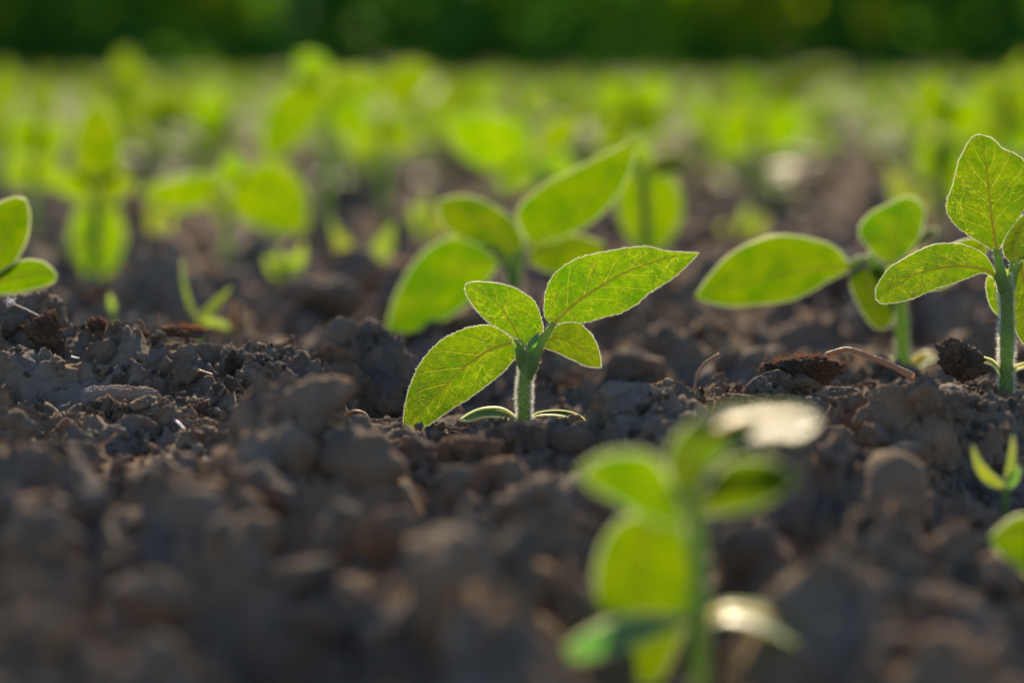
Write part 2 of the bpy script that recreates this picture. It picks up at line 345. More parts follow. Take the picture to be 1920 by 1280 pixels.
# ------------------------------------------------------------------ clods
def ico(sub):
    bm = bmesh.new(); bmesh.ops.create_icosphere(bm, subdivisions=sub, radius=1)
    V = np.array([v.co[:] for v in bm.verts]); F = np.array([[v.index for v in f.verts] for f in bm.faces]); bm.free(); return V, F
ICO = {k: ico(k) for k in (2, 3, 4, 5, 6)}
def clod_geo(sub, seed, facets=9, rough=1.0, knobs=.10, squash=(1, 1, 1)):
    V, F = ICO[sub]; rs = np.random.RandomState(seed); r = np.ones(len(V)) * 1.12; facets += 5
    for k in range(facets):
        nn = unit(rs.normal(size=3)); hh = rs.uniform(.42, .90)
        q = hh / np.maximum(V @ nn, .05); r = -np.logaddexp(-r * 26, -q * 26) / 26
    s = rs.uniform(0, 50, 3)
    r = r + rough * (.13 * n3(V * 1.6 + s, seed) + .07 * n3(V * 3.7 + s, seed + 1))
    r = r + knobs * rough * (np.abs(n3(V * 4.5 + s, seed + 2)) * -1.2 + .25)
    r = r + knobs * rough * .55 * (np.abs(n3(V * 11 + s, seed + 5)) * -1.2 + .25)
    if sub >= 4: r = r + rough * (.022 * n3(V * 14 + s, seed + 3))
    if sub >= 5: r = r + rough * (.020 * n3(V * 30 + s, seed + 4) + .010 * n3(V * 62 + s, seed + 6))
    return V * r[:, None] * np.array(squash), F
clod_small = [mesh_np('soil_clod', *clod_geo(4, 100 + k, 8, 1.0, .14), M_soil) for k in range(9)]
clod_mid = [mesh_np('soil_clod', *clod_geo(5, 200 + k, 7, 1.0, .16), M_soil) for k in range(4)]

def put_clod(me, px, ptop, wpx, hpx, d, rot=None, deep=1.0, parent=ground, name='soil_clod'):
    c = P(px, ptop + hpx / 2, d); s = d / FPX
    o = link(name, me, parent); o.location = tuple(c)
    o.scale = (wpx / 2 * s / .9, (wpx + hpx) / 4 * s * deep / .9, hpx / 2 * s / .86)
    o.rotation_euler = (0, 0, 0) if rot is None else rot
    return o
# big blurred clods in front and the recognisable ones of the crests: px, top, width, height, distance, tilt
n_clods = 0
for k, (px, pt, wp, hp, d, tl) in enumerate(HAND):
    me = clod_mid[k % 4] if .5 < d < .66 and wp > 60 else clod_small[k % 9]
    put_clod(me, px, pt, wp, hp, d, rot=(0, tl * .5, RNG.choice([0, math.pi]) + RNG.uniform(-.25, .25)), deep=.8); n_clods += 1
# loose clods strewn over the whole plot, sitting on the ground
tries = 0
while n_clods < 285 and tries < 6000:
    tries += 1
    d = RNG.choice([RNG.uniform(.33, .56), RNG.uniform(.55, .66), RNG.uniform(.66, 1.1), RNG.uniform(.9, 2.2)])
    x = RNG.uniform(-.215, .215) * d
    r = RNG.uniform(.0025, .008) * (1.0 if d < .7 else 1.5 + .4 * d)
    if .54 < d < .66: r *= .55
    if d < .5: r = RNG.choice([.003, .004, .006, .011]) * RNG.uniform(.8, 1.2)
    z = float(H(np.array([x]), np.array([d]))[0])
    a, b, dep = proj(np.array([x, d, z + r]))
    if d < .575 and 740 < a < 1120 and b < 800: continue
    if d < .60 and a > 1600 and b < 760: continue
    if d < .53 and b < 850: continue
    if d < .57 and a > 1770 and 760 < b < 1120: continue
    if d < .43 and 1050 < a < 1620 and b < 1230: continue
    o = link('soil_clod', (clod_mid if .54 < d < .62 and r > .003 else clod_small)[RNG.randrange(4)], ground)
    o.location = (x, d, z + r * .35); q = RNG.uniform(.7, 1.1)
    o.scale = (r * RNG.uniform(.9, 1.4), r * RNG.uniform(.8, 1.2), r * q)
    o.rotation_euler = (RNG.uniform(-.5, .5), RNG.uniform(-.5, .5), RNG.uniform(0, 6.28)); n_clods += 1

# crumbs nobody could count: points that carry small lumps
def scatter_stuff(name, pts, scl, protos, label=None, cat=None):
    me = bpy.data.meshes.new(name); me.from_pydata([tuple(p) for p in pts], [], [])
    a = me.attributes.new('scl', 'FLOAT', 'POINT'); a.data.foreach_set('value', np.asarray(scl, np.float32))
    a = me.attributes.new('rot', 'FLOAT_VECTOR', 'POINT'); a.data.foreach_set('vector', NR.uniform(0, 6.28, (len(pts), 3)).astype(np.float32).ravel())
    a = me.attributes.new('pick', 'INT', 'POINT'); a.data.foreach_set('value', NR.randint(0, len(protos), len(pts)).astype(np.int32))
    o = link(name, me, kind='stuff')
    ng = bpy.data.node_groups.new(name, 'GeometryNodeTree')
    ng.interface.new_socket('Geometry', in_out='INPUT', socket_type='NodeSocketGeometry')
    ng.interface.new_socket('Geometry', in_out='OUTPUT', socket_type='NodeSocketGeometry')
    gi = ng.nodes.new('NodeGroupInput'); go = ng.nodes.new('NodeGroupOutput'); ip = ng.nodes.new('GeometryNodeInstanceOnPoints')
    jn = ng.nodes.new('GeometryNodeJoinGeometry')
    for pr in protos:
        oi = ng.nodes.new('GeometryNodeObjectInfo'); oi.inputs['Object'].default_value = pr; oi.inputs['As Instance'].default_value = True
        ng.links.new(oi.outputs['Geometry'], jn.inputs[0])
    def attr(nm, ty):
        x = ng.nodes.new('GeometryNodeInputNamedAttribute'); x.data_type = ty; x.inputs['Name'].default_value = nm; return x.outputs[0]
    ng.links.new(gi.outputs[0], ip.inputs['Points']); ng.links.new(jn.outputs[0], ip.inputs['Instance'])
    ip.inputs['Pick Instance'].default_value = True
    ng.links.new(attr('pick', 'INT'), ip.inputs['Instance Index']); ng.links.new(attr('rot', 'FLOAT_VECTOR'), ip.inputs['Rotation'])
    ng.links.new(attr('scl', 'FLOAT'), ip.inputs['Scale']); ng.links.new(ip.outputs[0], go.inputs[0])
    md = o.modifiers.new('scatter', 'NODES'); md.node_group = ng
    if label: tag(o, label, cat)
    return o
crumb = [bpy.data.objects.new('crumb', mesh_np('crumb', *clod_geo(3, 300 + k, 7, 1.2, .2), M_soil)) for k in range(5)]
crumb_dark = [bpy.data.objects.new('crumb', mesh_np('crumb', *clod_geo(3, 330 + k, 7, 1.3, .2), M_dark)) for k in range(2)]
pts, scl = [], []
for lo, hi, n, r0, r1 in ((.28, .50, 5000, .0005, .0030), (.50, .68, 30000, .00028, .0019), (.66, 1.2, 8000, .0008, .0045), (1.1, 3.0, 7000, .0015, .008)):
    d = NR.uniform(lo, hi, n); x = NR.uniform(-.24, .24, n) * d
    keep = n2(x * 45, d * 45, 77) + n2(x * 150, d * 150, 78) * .6 + NR.uniform(-.35, .35, n) > -.05
    d, x = d[keep], x[keep]; r = r0 * (r1 / r0) ** (NR.uniform(0, 1, len(d)) ** 1.9)
    z = H(x, d) + r * .25
    pts += list(np.stack([x, d, z], 1)); scl += list(r)
cr = scatter_stuff('soil_crumbs', pts, scl, crumb + crumb_dark)
tag(cr, 'loose brown soil crumbs strewn over the ploughed ground', 'soil crumbs')

# ------------------------------------------------------------------ plant pieces
class Geo:
    def __init__(s): s.V, s.F, s.uv, s.m, s.n = [], [], [], [], 0
    def add(s, V, F, mi=0, uv=None):
        V = np.asarray(V); s.V.append(V); s.F.append(np.asarray(F) + s.n); s.n += len(V)
        s.uv.append(np.zeros((len(V), 2)) + .5 if uv is None else uv); s.m.append(np.full(len(F), mi))
    def mesh(s, name, mats, off=(0, 0, 0)):
        return mesh_np(name, np.vstack(s.V) - np.asarray(off), np.vstack(s.F), mats, np.vstack(s.uv), np.concatenate(s.m))
def tube_geo(path, rad, seg=8, cap=True):
    path = np.asarray(path, float); n = len(path); rad = np.broadcast_to(rad, n)
    T = unit(np.gradient(path, axis=0)); ref = np.array([0, 0, 1.]) if abs(T[0][2]) < .8 else np.array([1., 0, 0])
    A = unit(np.cross(T, ref)); B = np.cross(T, A); an = np.arange(seg) * 2 * math.pi / seg
    V = path[:, None] + rad[:, None, None] * (np.cos(an)[None, :, None] * A[:, None] + np.sin(an)[None, :, None] * B[:, None])
    i = np.arange(n - 1)[:, None] * seg; j = np.arange(seg)[None]; k = (j + 1) % seg
    F = np.stack([i + j, i + k, i + seg + k, i + seg + j], -1).reshape(-1, 4)
    return V.reshape(-1, 3), F
def hair_geo(P0, D, length, r):
    n = len(P0); D = unit(D); A = unit(np.cross(D, NR.normal(size=(n, 3)))); B = np.cross(D, A)
    L_ = np.broadcast_to(length, n)[:, None]
    bend = NR.normal(size=(n, 3)) * .18 * L_
    v = [P0 + r * A, P0 - r * .5 * A + r * .87 * B, P0 - r * .5 * A - r * .87 * B]
    mid = P0 + D * L_ * .55 + bend * .3
    v += [mid + .7 * r * A, mid - r * .35 * A + r * .6 * B, mid - r * .35 * A - r * .6 * B, P0 + D * L_ + bend]
    V = np.stack(v, 1).reshape(-1, 3); b = np.arange(n)[:, None] * 7
    q = np.array([[0, 1, 4, 3], [1, 2, 5, 4], [2, 0, 3, 5], [3, 4, 6, 6], [4, 5, 6, 6], [5, 3, 6, 6]])
    return V, b[:, :, None] + q[None], n
def hairs_mesh(name, P0, D, length, r, off):
    V, F, n = hair_geo(P0, D, length, r); F = F.reshape(-1, 4)
    quads = F[F[:, 2] != F[:, 3]]; tris = F[F[:, 2] == F[:, 3]]
    me = bpy.data.meshes.new(name); V = V - np.asarray(off)
    T = np.vstack([quads[:, [0, 1, 2]], quads[:, [0, 2, 3]], tris[:, :3]])
    return mesh_np(name, V, T, M_hair)

def blade_geo(M, L, Rr, face, bulge=.10, serr=0.0, margin=.00013, rib=.0005, nu=7, wav=.0, seed=0):
    """leaf blade from midrib and both margins; face = direction the underside looks to"""
    n = len(M); t = np.linspace(0, 1, n)
    side = Rr - L; T = np.gradient(M, axis=0); N = unit(np.cross(T, side)); 
    N[0] = N[1]; N[-1] = N[-2]
    s = np.sign((N * face).sum(1)); N = N * s[:, None]
    us = np.linspace(-1, 1, 2 * nu + 1); rows = []
    hwL = np.linalg.norm(L - M, axis=1); hwR = np.linalg.norm(Rr - M, axis=1)
    ser = 1 + serr * (np.modf(t * 17 + seed)[0] ** 1.5 - .4) * np.sin(np.pi * t) ** .5
    for u in us:
        E_ = L if u < 0 else Rr; hw = hwL if u < 0 else hwR; a = abs(u)
        p = M + (E_ - M) * (a * (1 + (ser - 1) * a ** 4))[:, None] if False else M + (E_ - M) * (a * (1 + (ser[:] - 1) * a ** 4))[:, None]
        h = -bulge * hw * np.sin(math.pi * min(a, 1) * .9) * 1.0                      # each half arches away from the underside
        q = wav * hw * np.sin(t * 19 + (3 if u < 0 else 0) + seed) * a ** 2 + wav * .5 * hw * np.sin(t * 41 + 5 * a + seed) * a
        rows.append(p + N * (h + q)[:, None])
    V = np.stack(rows, 1); m = len(us)
    uv = np.stack([np.broadcast_to((us + 1) / 2, (n, m)), np.broadcast_to(t[:, None], (n, m))], -1)
    idx = np.arange(n * m).reshape(n, m)
    F = np.stack([idx[:-1, :-1], idx[:-1, 1:], idx[1:, 1:], idx[1:, :-1]], -1).reshape(-1, 4)
    g = Geo(); g.add(V.reshape(-1, 3), F, 0, uv.reshape(-1, 2))
    loop = np.vstack([V[:, 0], V[::-1, -1][1:]])
    if margin:
        tv, tf = tube_geo(loop, margin, 5); g.add(tv, tf, 1)
    ribp = V[:, nu] + N * rib * .35
    return g, loop, ribp, N
def leaf_obj(parent, off, M, L, Rr, face, mat, name='leaf', hair=0, petiole=None, prad=.0009, **kw):
    g, loop, ribp, N = blade_geo(M, L, Rr, face, **kw)
    lf = link(name, g.mesh(name, [mat, M_rim_highlight], off), parent)
    rib = kw.get('rib', .0005)
    if rib:
        n = len(ribp); v, f = tube_geo(ribp[:int(n * .96)], np.linspace(rib * .72, rib * .14, int(n * .96)), 6)
        link('midrib', mesh_np('midrib', v - off, f, M_rib), lf)
    if petiole is not None:
        pp = catmull(petiole, 16); v, f = tube_geo(pp, prad * np.interp(np.linspace(0, 1, 16), [0, .25, 1], [.75, 1.2, .72]), 10)
        link('petiole', mesh_np('petiole', v - off, f, M_stem), lf)
        if hair:
            k = 260; i = NR.randint(0, 16, k); D = unit(NR.normal(size=(k, 3))); 
            P0 = pp[i] + D * prad * .9 + NR.normal(size=(k, 3)) * .0002
            h2 = link('petiole_hair', hairs_mesh('petiole_hair', P0, D, NR.uniform(.0004, .0009, k), .000022, off), lf, kind='stuff')
    if hair:
        k = hair; s = NR.uniform(0, len(loop) - 1.01, k); i = s.astype(int); fr = (s - i)[:, None]
        P0 = loop[i] * (1 - fr) + loop[i + 1] * fr
        c = loop.mean(0); mi = np.clip(np.where(i < len(M), i, 2 * len(M) - 2 - i), 0, len(M) - 1)
        D = unit(P0 - M[mi] + 1e-6) + .35 * NR.normal(size=(k, 3)) + .5 * unit(np.gradient(M, axis=0))[mi]
        link('margin_hair', hairs_mesh('margin_hair', P0, D, NR.uniform(.00015, .00055, k), .000028, off), lf, kind='stuff')
    return lf
DEF_LEAF = M_leaf
def pix_leaf(parent, off, mid, e1, e2, dep, lean=.35, n=44, tf=None, curl=0.0, mat=None, hair=0, petiole=None, **kw):
    """leaf from its midrib and both margins in the picture, with the distance along it and the lean of its face"""
    tf = tf or (lambda p: p)
    mid, e1, e2 = [catmull([tf(p) for p in q], n) for q in (mid, e1, e2)]
    t = np.linspace(0, 1, n)
    dm = np.interp(t, np.linspace(0, 1, len(dep)), dep) if isinstance(dep, (list, tuple)) else np.full(n, dep)
    ln = np.interp(t, np.linspace(0, 1, len(lean)), lean) if isinstance(lean, (list, tuple)) else np.full(n, lean)
    def pts(e):
        off_ = (e[:, 1] - mid[:, 1]) / FPX * dm; wd = np.linalg.norm(e - mid, axis=1) / FPX * dm
        dd = dm + ln * off_ + curl * wd
        return np.stack([P(a, b, c) for (a, b), c in zip(e, dd)])
    M = np.stack([P(a, b, c) for (a, b), c in zip(mid, dm)])
    pet = None if petiole is None else [P(*tf((a, b)), c) for a, b, c in petiole]
    return leaf_obj(parent, off, M, pts(e1), pts(e2), np.array([0, -1., .12]), mat or DEF_LEAF, hair=hair, petiole=pet, **kw)
def qleaf(parent, off, b, t, wd, bend, d0, d1, lean=.35, mat=None, shape=.55, n=16, tip=.7, **kw):
    b = np.array(b, float); t = np.array(t, float); ax = t - b; Ln = np.linalg.norm(ax); pn = np.array([-ax[1], ax[0]]) / Ln
    s = np.linspace(0, 1, 9); mid = b + ax * s[:, None] + pn * (bend * 4 * s * (1 - s))[:, None]
    pr = (s ** shape) * (1 - s) ** tip; pr = pr / pr.max() * wd / 2
    kw.setdefault('margin', .00016); kw.setdefault('rib', .0005); kw.setdefault('nu', 4)
    return pix_leaf(parent, off, mid, mid + pn * pr[:, None], mid - pn * pr[:, None], [d0, d1], lean, n=n, mat=mat or M_leaf_plain, **kw)
def stem_obj(parent, off, pts, r0, r1, hair=0, seg=14, hl=(.0006, .0014)):
    p = catmull(pts, 40); rad = np.linspace(r0, r1, 40) * (1 + .05 * np.sin(np.linspace(0, 17, 40)))
    v, f = tube_geo(p, rad, seg); st = link('stem', mesh_np('stem', v - off, f, M_stem), parent)
    if hair:
        s = NR.uniform(2, 38, hair); i = s.astype(int); fr = (s - i)[:, None]; c = p[i] * (1 - fr) + p[i + 1] * fr
        an = np.where(NR.uniform(0, 1, hair) < .78, NR.uniform(-.25, math.pi + .25, hair), NR.uniform(0, 6.283, hair)); D = np.stack([np.cos(an), np.sin(an), NR.normal(0, .3, hair) - .15], 1)
        rr_ = rad[i]; P0 = c + np.stack([np.cos(an), np.sin(an), 0 * an], 1) * rr_[:, None] * .95
        link('stem_hair', hairs_mesh('stem_hair', P0, D, NR.uniform(*hl, hair), .000036, off), st, kind='stuff')
    return st

# ------------------------------------------------------------------ A: the sharp seedling
Z1 = lambda p: (700 + p[0] / 2.909, 400 + p[1] / 2.909)
D0 = .578
bA = P(983, 800, D0); A = thing('sunflower_seedling', 'sharp young sunflower seedling with four glowing leaves in the middle of the soil', 'seedling', bA)
stem_obj(A, bA, [P(983, 815, D0), P(983, 760, D0), P(984, 715, D0), P(990, 676, D0), P(996, 650, D0)], .00135, .00130, hair=5200)
pix_leaf(A, bA, [(985, 600), (1100, 490), (1250, 390), (1400, 310), (1600, 245), (1778, 215)],
    [(975, 610), (935, 560), (938, 450), (962, 368), (1000, 322), (1080, 266), (1200, 226), (1320, 200), (1480, 184), (1600, 206), (1778, 215)],
    [(990, 605), (1060, 590), (1150, 597), (1250, 572), (1400, 520), (1520, 425), (1650, 340), (1778, 215)],
    [D0, D0 - .004, D0 - .010], [.5, .35, .2], tf=Z1, hair=900, serr=.035, wav=.035, bulge=.13, margin=.00009, rib=.00062, n=60, nu=10,
    petiole=[(852, 905, D0 - .0002), (862, 860, D0 - .001), (890, 780, D0 - .0016), (925, 690, D0 - .0014), (985, 600, D0 - .0006)], prad=.00092)
pix_leaf(A, bA, [(800, 690), (740, 575), (680, 495), (600, 432), (502, 388)],
    [(830, 715), (905, 665), (925, 635), (910, 560), (880, 490), (810, 430), (740, 397), (620, 377), (540, 374), (502, 388)],
    [(795, 690), (740, 660), (640, 600), (580, 550), (530, 480), (503, 430), (502, 388)],
    [D0 + .001, D0 - .001, D0 - .002], [.3, .45], tf=Z1, hair=650, serr=.03, wav=.04, bulge=.16, margin=.00009, rib=.0004, n=50, nu=9, curl=-.12,
    petiole=[(822, 840, D0 + .0006), (812, 770, D0 + .0004), (800, 690, D0 + .001)], prad=.0009)
pix_leaf(A, bA, [(768, 700), (650, 735), (560, 790), (470, 860), (380, 950), (300, 1030), (200, 1150), (163, 1195)],
    [(768, 694), (700, 640), (640, 616), (580, 611), (490, 634), (380, 690), (300, 762), (240, 850), (190, 985), (168, 1090), (163, 1195)],
    [(776, 715), (775, 780), (740, 830), (690, 882), (600, 950), (520, 1010), (420, 1070), (320, 1140), (240, 1185), (163, 1195)],
    [D0 + .002, D0 + .004, D0 - .002], [.35, .2], tf=Z1, hair=900, serr=.03, wav=.03, bulge=.12, margin=.00009, rib=.00055, n=60, nu=10,
    petiole=[(812, 850, D0 + .0004), (800, 780, D0 - .0004), (790, 730, D0 - .0004), (768, 700, D0 + .0004)], prad=.00092)
pix_leaf(A, bA, [(918, 705), (1000, 676), (1060, 695), (1150, 755), (1242, 840)],
    [(925, 690), (970, 640), (1030, 602), (1110, 598), (1170, 640), (1210, 700), (1235, 770), (1242, 840)],
    [(912, 730), (960, 742), (1040, 775), (1110, 810), (1170, 832), (1242, 840)],
    [D0 + .002, D0 + .005, D0 + .006], [.3, .4], tf=Z1, hair=600, serr=.03, wav=.04, bulge=.15, margin=.00009, rib=.00038, n=46, nu=9,
    petiole=[(870, 840, D0 + .0012), (890, 760, D0 + .0016), (918, 705, D0 + .002)], prad=.0009)
pix_leaf(A, bA, [(845, 780), (865, 720), (900, 650)], [(845, 780), (840, 720), (862, 680), (900, 650)], [(845, 780), (880, 750), (905, 700), (900, 650)],
    [D0 - .001, D0 - .001], .4, tf=Z1, mat=M_coty, margin=.0001, rib=.0002, n=14, nu=4)
pix_leaf(A, bA, [(830, 1150), (720, 1085), (600, 1075), (480, 1120)], [(830, 1150), (720, 1068), (620, 1058), (540, 1080), (470, 1125)], [(830, 1150), (700, 1110), (600, 1110), (520, 1130), (470, 1125)],
    [D0, D0 + .004], [-1.2, -1.6], tf=Z1, mat=M_coty, name='cotyledon', margin=.00025, rib=.0003, n=20, nu=5)
pix_leaf(A, bA, [(850, 1120), (900, 1092), (1000, 1084), (1090, 1100), (1140, 1130), (1166, 1162)], [(850, 1115), (900, 1085), (1000, 1073), (1090, 1086), (1150, 1120), (1168, 1160)], [(850, 1125), (900, 1102), (1000, 1100), (1080, 1118), (1120, 1145), (1164, 1164)],
    [D0 + .002, D0 + .001], -1.8, tf=Z1, mat=M_leaf_mid, name='cotyledon', margin=.00022, rib=0, n=24, nu=5, bulge=.02)

# ------------------------------------------------------------------ D: sharp tall seedling at the right edge
Z3 = lambda p: (1280 + p[0] / 2.37, 220 + p[1] / 2.37)
DD = .585
bD = P(1887, 742, DD); Dp = thing('sunflower_seedling', 'tall sharp sunflower seedling with a big upright leaf at the right edge', 'seedling', bD)
stem_obj(Dp, bD, [P(1886, 752, DD), P(1887, 700, DD), P(1888, 620, DD), P(1887, 550, DD), P(1881, 505, DD)], .0016, .0014, hair=3800)
pix_leaf(Dp, bD, [(1395, 590), (1375, 460), (1360, 330), (1345, 200), (1335, 130), (1325, 78)],
    [(1390, 600), (1310, 548), (1225, 490), (1180, 430), (1178, 370), (1205, 290), (1230, 200), (1268, 115), (1300, 82), (1325, 78)],
    [(1400, 600), (1440, 520), (1500, 440), (1545, 350), (1545, 270), (1520, 200), (1480, 165), (1425, 143), (1375, 98), (1325, 78)],
    [DD, DD - .004, DD - .013], [.35, .4], tf=Z3, hair=900, serr=.03, wav=.04, bulge=.13, margin=.00009, rib=.0006, n=60, nu=10, curl=.08,
    petiole=[(1425, 760, DD - .0016), (1412, 680, DD - .0018), (1395, 590, DD - .0006)], prad=.0011)
pix_leaf(Dp, bD, [(1390, 700), (1330, 672), (1200, 662), (1050, 690), (960, 740), (866, 808)],
    [(1390, 690), (1350, 620), (1280, 576), (1200, 562), (1100, 573), (1000, 620), (910, 682), (862, 755), (860, 808)],
    [(1385, 712), (1330, 690), (1250, 722), (1150, 752), (1050, 795), (950, 822), (885, 826), (866, 808)],
    [DD, DD - .006, DD - .010], [.5, .2], tf=Z3, hair=800, serr=.03, wav=.04, bulge=.13, margin=.00009, rib=.00055, n=56, nu=9,
    petiole=[(1432, 790, DD), (1412, 730, DD - .0008), (1390, 700, DD - .0006)], prad=.0011)
pix_leaf(Dp, bD, [(1470, 640), (1475, 570), (1500, 500), (1550, 430)], [(1460, 650), (1422, 590), (1440, 520), (1490, 450), (1550, 420)], [(1475, 645), (1540, 620), (1600, 560), (1600, 480), (1550, 425)],
    [DD + .002, DD + .008], .4, tf=Z3, hair=300, wav=.05, bulge=.15, margin=.00016, rib=.0004, n=36, nu=8,
    petiole=[(1440, 800, DD + .001), (1455, 720, DD + .002), (1470, 640, DD + .002)], prad=.0009)
pix_leaf(Dp, bD, [(1500, 640), (1520, 760), (1540, 900), (1560, 1010)], [(1490, 650), (1470, 740), (1468, 850), (1480, 940), (1515, 1005), (1560, 1015)], [(1520, 640), (1600, 700), (1640, 800), (1620, 930), (1560, 1015)],
    [DD + .003, DD + .001], .2, tf=Z3, hair=300, wav=.04, bulge=.12, margin=.00016, rib=.0005, n=40, nu=8,
    petiole=[(1445, 800, DD + .002), (1475, 690, DD + .003), (1500, 640, DD + .003)], prad=.001)
pix_leaf(Dp, bD, [(1415, 690), (1390, 760), (1390, 830), (1420, 890)], [(1405, 690), (1355, 710), (1352, 780), (1375, 850), (1420, 895)], [(1425, 700), (1440, 760), (1440, 840), (1420, 895)],
    [DD + .006, DD + .012], .2, tf=Z3, hair=200, wav=.04, margin=.00016, rib=.0004, n=30, nu=6)
qleaf(Dp, bD, (1852, 455), (1745, 545), 60, 10, DD + .05, DD + .04, .3)
for pt, e in (([(1410, 1145), (1400, 1115), (1375, 1090), (1340, 1078), (1322, 1072)], 14), ([(1450, 1150), (1460, 1130), (1490, 1112), (1540, 1100), (1600, 1110)], 14)):
    pix_leaf(Dp, bD, pt, [(x, y - e) for x, y in pt], [(x, y + e * .6) for x, y in pt], [DD, DD - .003], -2.0, tf=Z3, mat=M_leaf_pale, name='cotyledon', margin=.0003, rib=.0003, n=20, nu=5)

DEF_LEAF = M_leaf_mid
# ------------------------------------------------------------------ B: blurred plant right behind the sharp one
dB = .745
bB = P(962, 650, dB); B = thing('sunflower_seedling', 'soft-focus seedling directly behind the sharp one with a broad drooping left leaf', 'seedling', bB)
stem_obj(B, bB, [P(962, 665, dB), P(962, 600, dB), P(964, 520, dB), P(975, 470, dB)], .0024, .0019, hair=300, seg=8)
pix_leaf(B, bB, [(930, 486), (870, 505), (800, 555), (724, 628)], [(925, 478), (860, 442), (790, 478), (742, 555), (722, 628)], [(935, 495), (900, 545), (850, 590), (780, 622), (724, 632)],
    [dB + .006, dB + .012, dB + .01], [.3, .2], n=24, nu=5, mat=M_leaf_mid, margin=.0002, wav=.03, petiole=[(962, 560, dB), (955, 500, dB), (930, 468, dB), (905, 466, dB)], prad=.0014)
pix_leaf(B, bB, [(975, 485), (930, 440), (880, 405), (824, 378)], [(985, 480), (975, 430), (930, 388), (872, 367), (824, 374)], [(965, 485), (905, 462), (850, 440), (825, 410), (822, 380)],
    [dB, dB + .004], [.35, .4], n=24, nu=5, mat=M_leaf_mid, margin=.0002, wav=.05)
pix_leaf(B, bB, [(998, 462), (1060, 410), (1130, 350), (1192, 264)], [(990, 455), (968, 400), (1015, 352), (1090, 312), (1150, 282), (1190, 262)], [(1000, 460), (1070, 440), (1135, 395), (1178, 330), (1194, 268)],
    [dB, dB - .01, dB - .02], [.45, .3], n=24, nu=5, mat=M_leaf_mid, margin=.0002, wav=.04)
pix_leaf(B, bB, [(995, 480), (1040, 470), (1090, 465), (1135, 462)], [(990, 470), (1030, 445), (1080, 440), (1130, 455)], [(995, 495), (1040, 512), (1090, 505), (1135, 470)],
    [dB, dB + .012], .4, n=20, nu=5, mat=M_leaf_mid, margin=.0002)
# ------------------------------------------------------------------ C
dC = .69
bC = P(1692, 690, dC); Cp = thing('sunflower_seedling', 'soft-focus seedling behind the fibrous clod with a long level leaf pointing left', 'seedling', bC)
stem_obj(Cp, bC, [P(1694, 705, dC), P(1692, 640, dC), P(1688, 560, dC), P(1670, 500, dC)], .0020, .0016, hair=300, seg=8)
pix_leaf(Cp, bC, [(735, 660), (600, 670), (440, 700), (250, 750), (55, 800)], [(735, 645), (680, 580), (580, 542), (440, 526), (300, 560), (200, 622), (110, 715), (55, 795)], [(738, 680), (650, 725), (560, 782), (440, 822), (300, 836), (180, 836), (55, 805)],
    [dC, dC - .008, dC - .012], [.5, .3], tf=Z3, n=26, nu=5, margin=.0002, wav=.03, petiole=[(960, 820, dC), (900, 720, dC), (820, 625, dC), (735, 660, dC)], prad=.0013)
pix_leaf(Cp, bC, [(925, 650), (940, 560), (960, 450), (1030, 360)], [(905, 650), (840, 600), (785, 510), (830, 430), (920, 382), (990, 352), (1035, 360)], [(945, 650), (1005, 600), (1050, 540), (1074, 450), (1070, 395), (1035, 360)],
    [dC, dC + .004], [.3, .6], tf=Z3, n=26, nu=5, margin=.00025, wav=.05)
pix_leaf(Cp, bC, [(830, 670), (830, 760), (855, 860), (885, 948)], [(760, 670), (742, 730), (780, 830), (830, 912), (885, 948)], [(900, 660), (938, 760), (942, 830), (935, 900), (885, 948)],
    [dC - .003, dC - .010], .2, tf=Z3, n=24, nu=5, margin=.0002, wav=.03)
pix_leaf(Cp, bC, [(970, 620), (1040, 600), (1090, 560), (1130, 500)], [(965, 610), (1030, 560), (1080, 500), (1130, 490)], [(975, 630), (1060, 640), (1110, 590), (1130, 505)],
    [dC + .004, dC + .02], -1.5, tf=Z3, n=20, nu=4, margin=.0002)
pix_leaf(Cp, bC, [(1000, 1110), (1040, 1075), (1090, 1060), (1125, 1075)], [(1000, 1105), (1040, 1055), (1090, 1042), (1128, 1068)], [(1000, 1125), (1050, 1105), (1095, 1085), (1125, 1080)],
    [dC - .004, dC - .01], -2.5, tf=Z3, mat=M_leaf_pale, name='cotyledon', n=16, nu=4, margin=.0003)
pix_leaf(Cp, bC, [(960, 1110), (930, 1090), (905, 1110), (890, 1150)], [(960, 1100), (930, 1070), (895, 1095), (885, 1150)], [(960, 1120), (935, 1110), (915, 1130), (893, 1155)],
    [dC - .004, dC - .01], -1.5, tf=Z3, mat=M_coty, name='cotyledon', n=16, nu=4, margin=.0003)
# ------------------------------------------------------------------ E: left edge
dE = .655
bE = P(-30, 640, dE); Ep = thing('sunflower_seedling', 'half-seen seedling at the left edge with one leaf up and one leaf level', 'seedling', bE)
stem_obj(Ep, bE, [P(-30, 660, dE), P(-30, 600, dE), P(-22, 540, dE)], .0022, .0018, hair=200, seg=8)
pix_leaf(Ep, bE, [(-20, 535), (0, 470), (25, 420), (48, 376)], [(-30, 530), (-45, 450), (-10, 390), (25, 370), (48, 374)], [(-15, 530), (25, 495), (50, 450), (56, 405), (50, 376)],
    [dE, dE - .006], [.3, .7], n=24, nu=6, margin=.00022, wav=.05)
pix_leaf(Ep, bE, [(-20, 535), (25, 522), (70, 515), (106, 517)], [(-22, 525), (15, 500), (50, 487), (85, 494), (107, 515)], [(-20, 550), (20, 551), (60, 543), (95, 532), (107, 520)],
    [dE, dE - .010], .4, n=24, nu=6, margin=.00022, wav=.04)
qleaf(Ep, bE, (-25, 540), (-150, 500), 70, 10, dE, dE - .01)
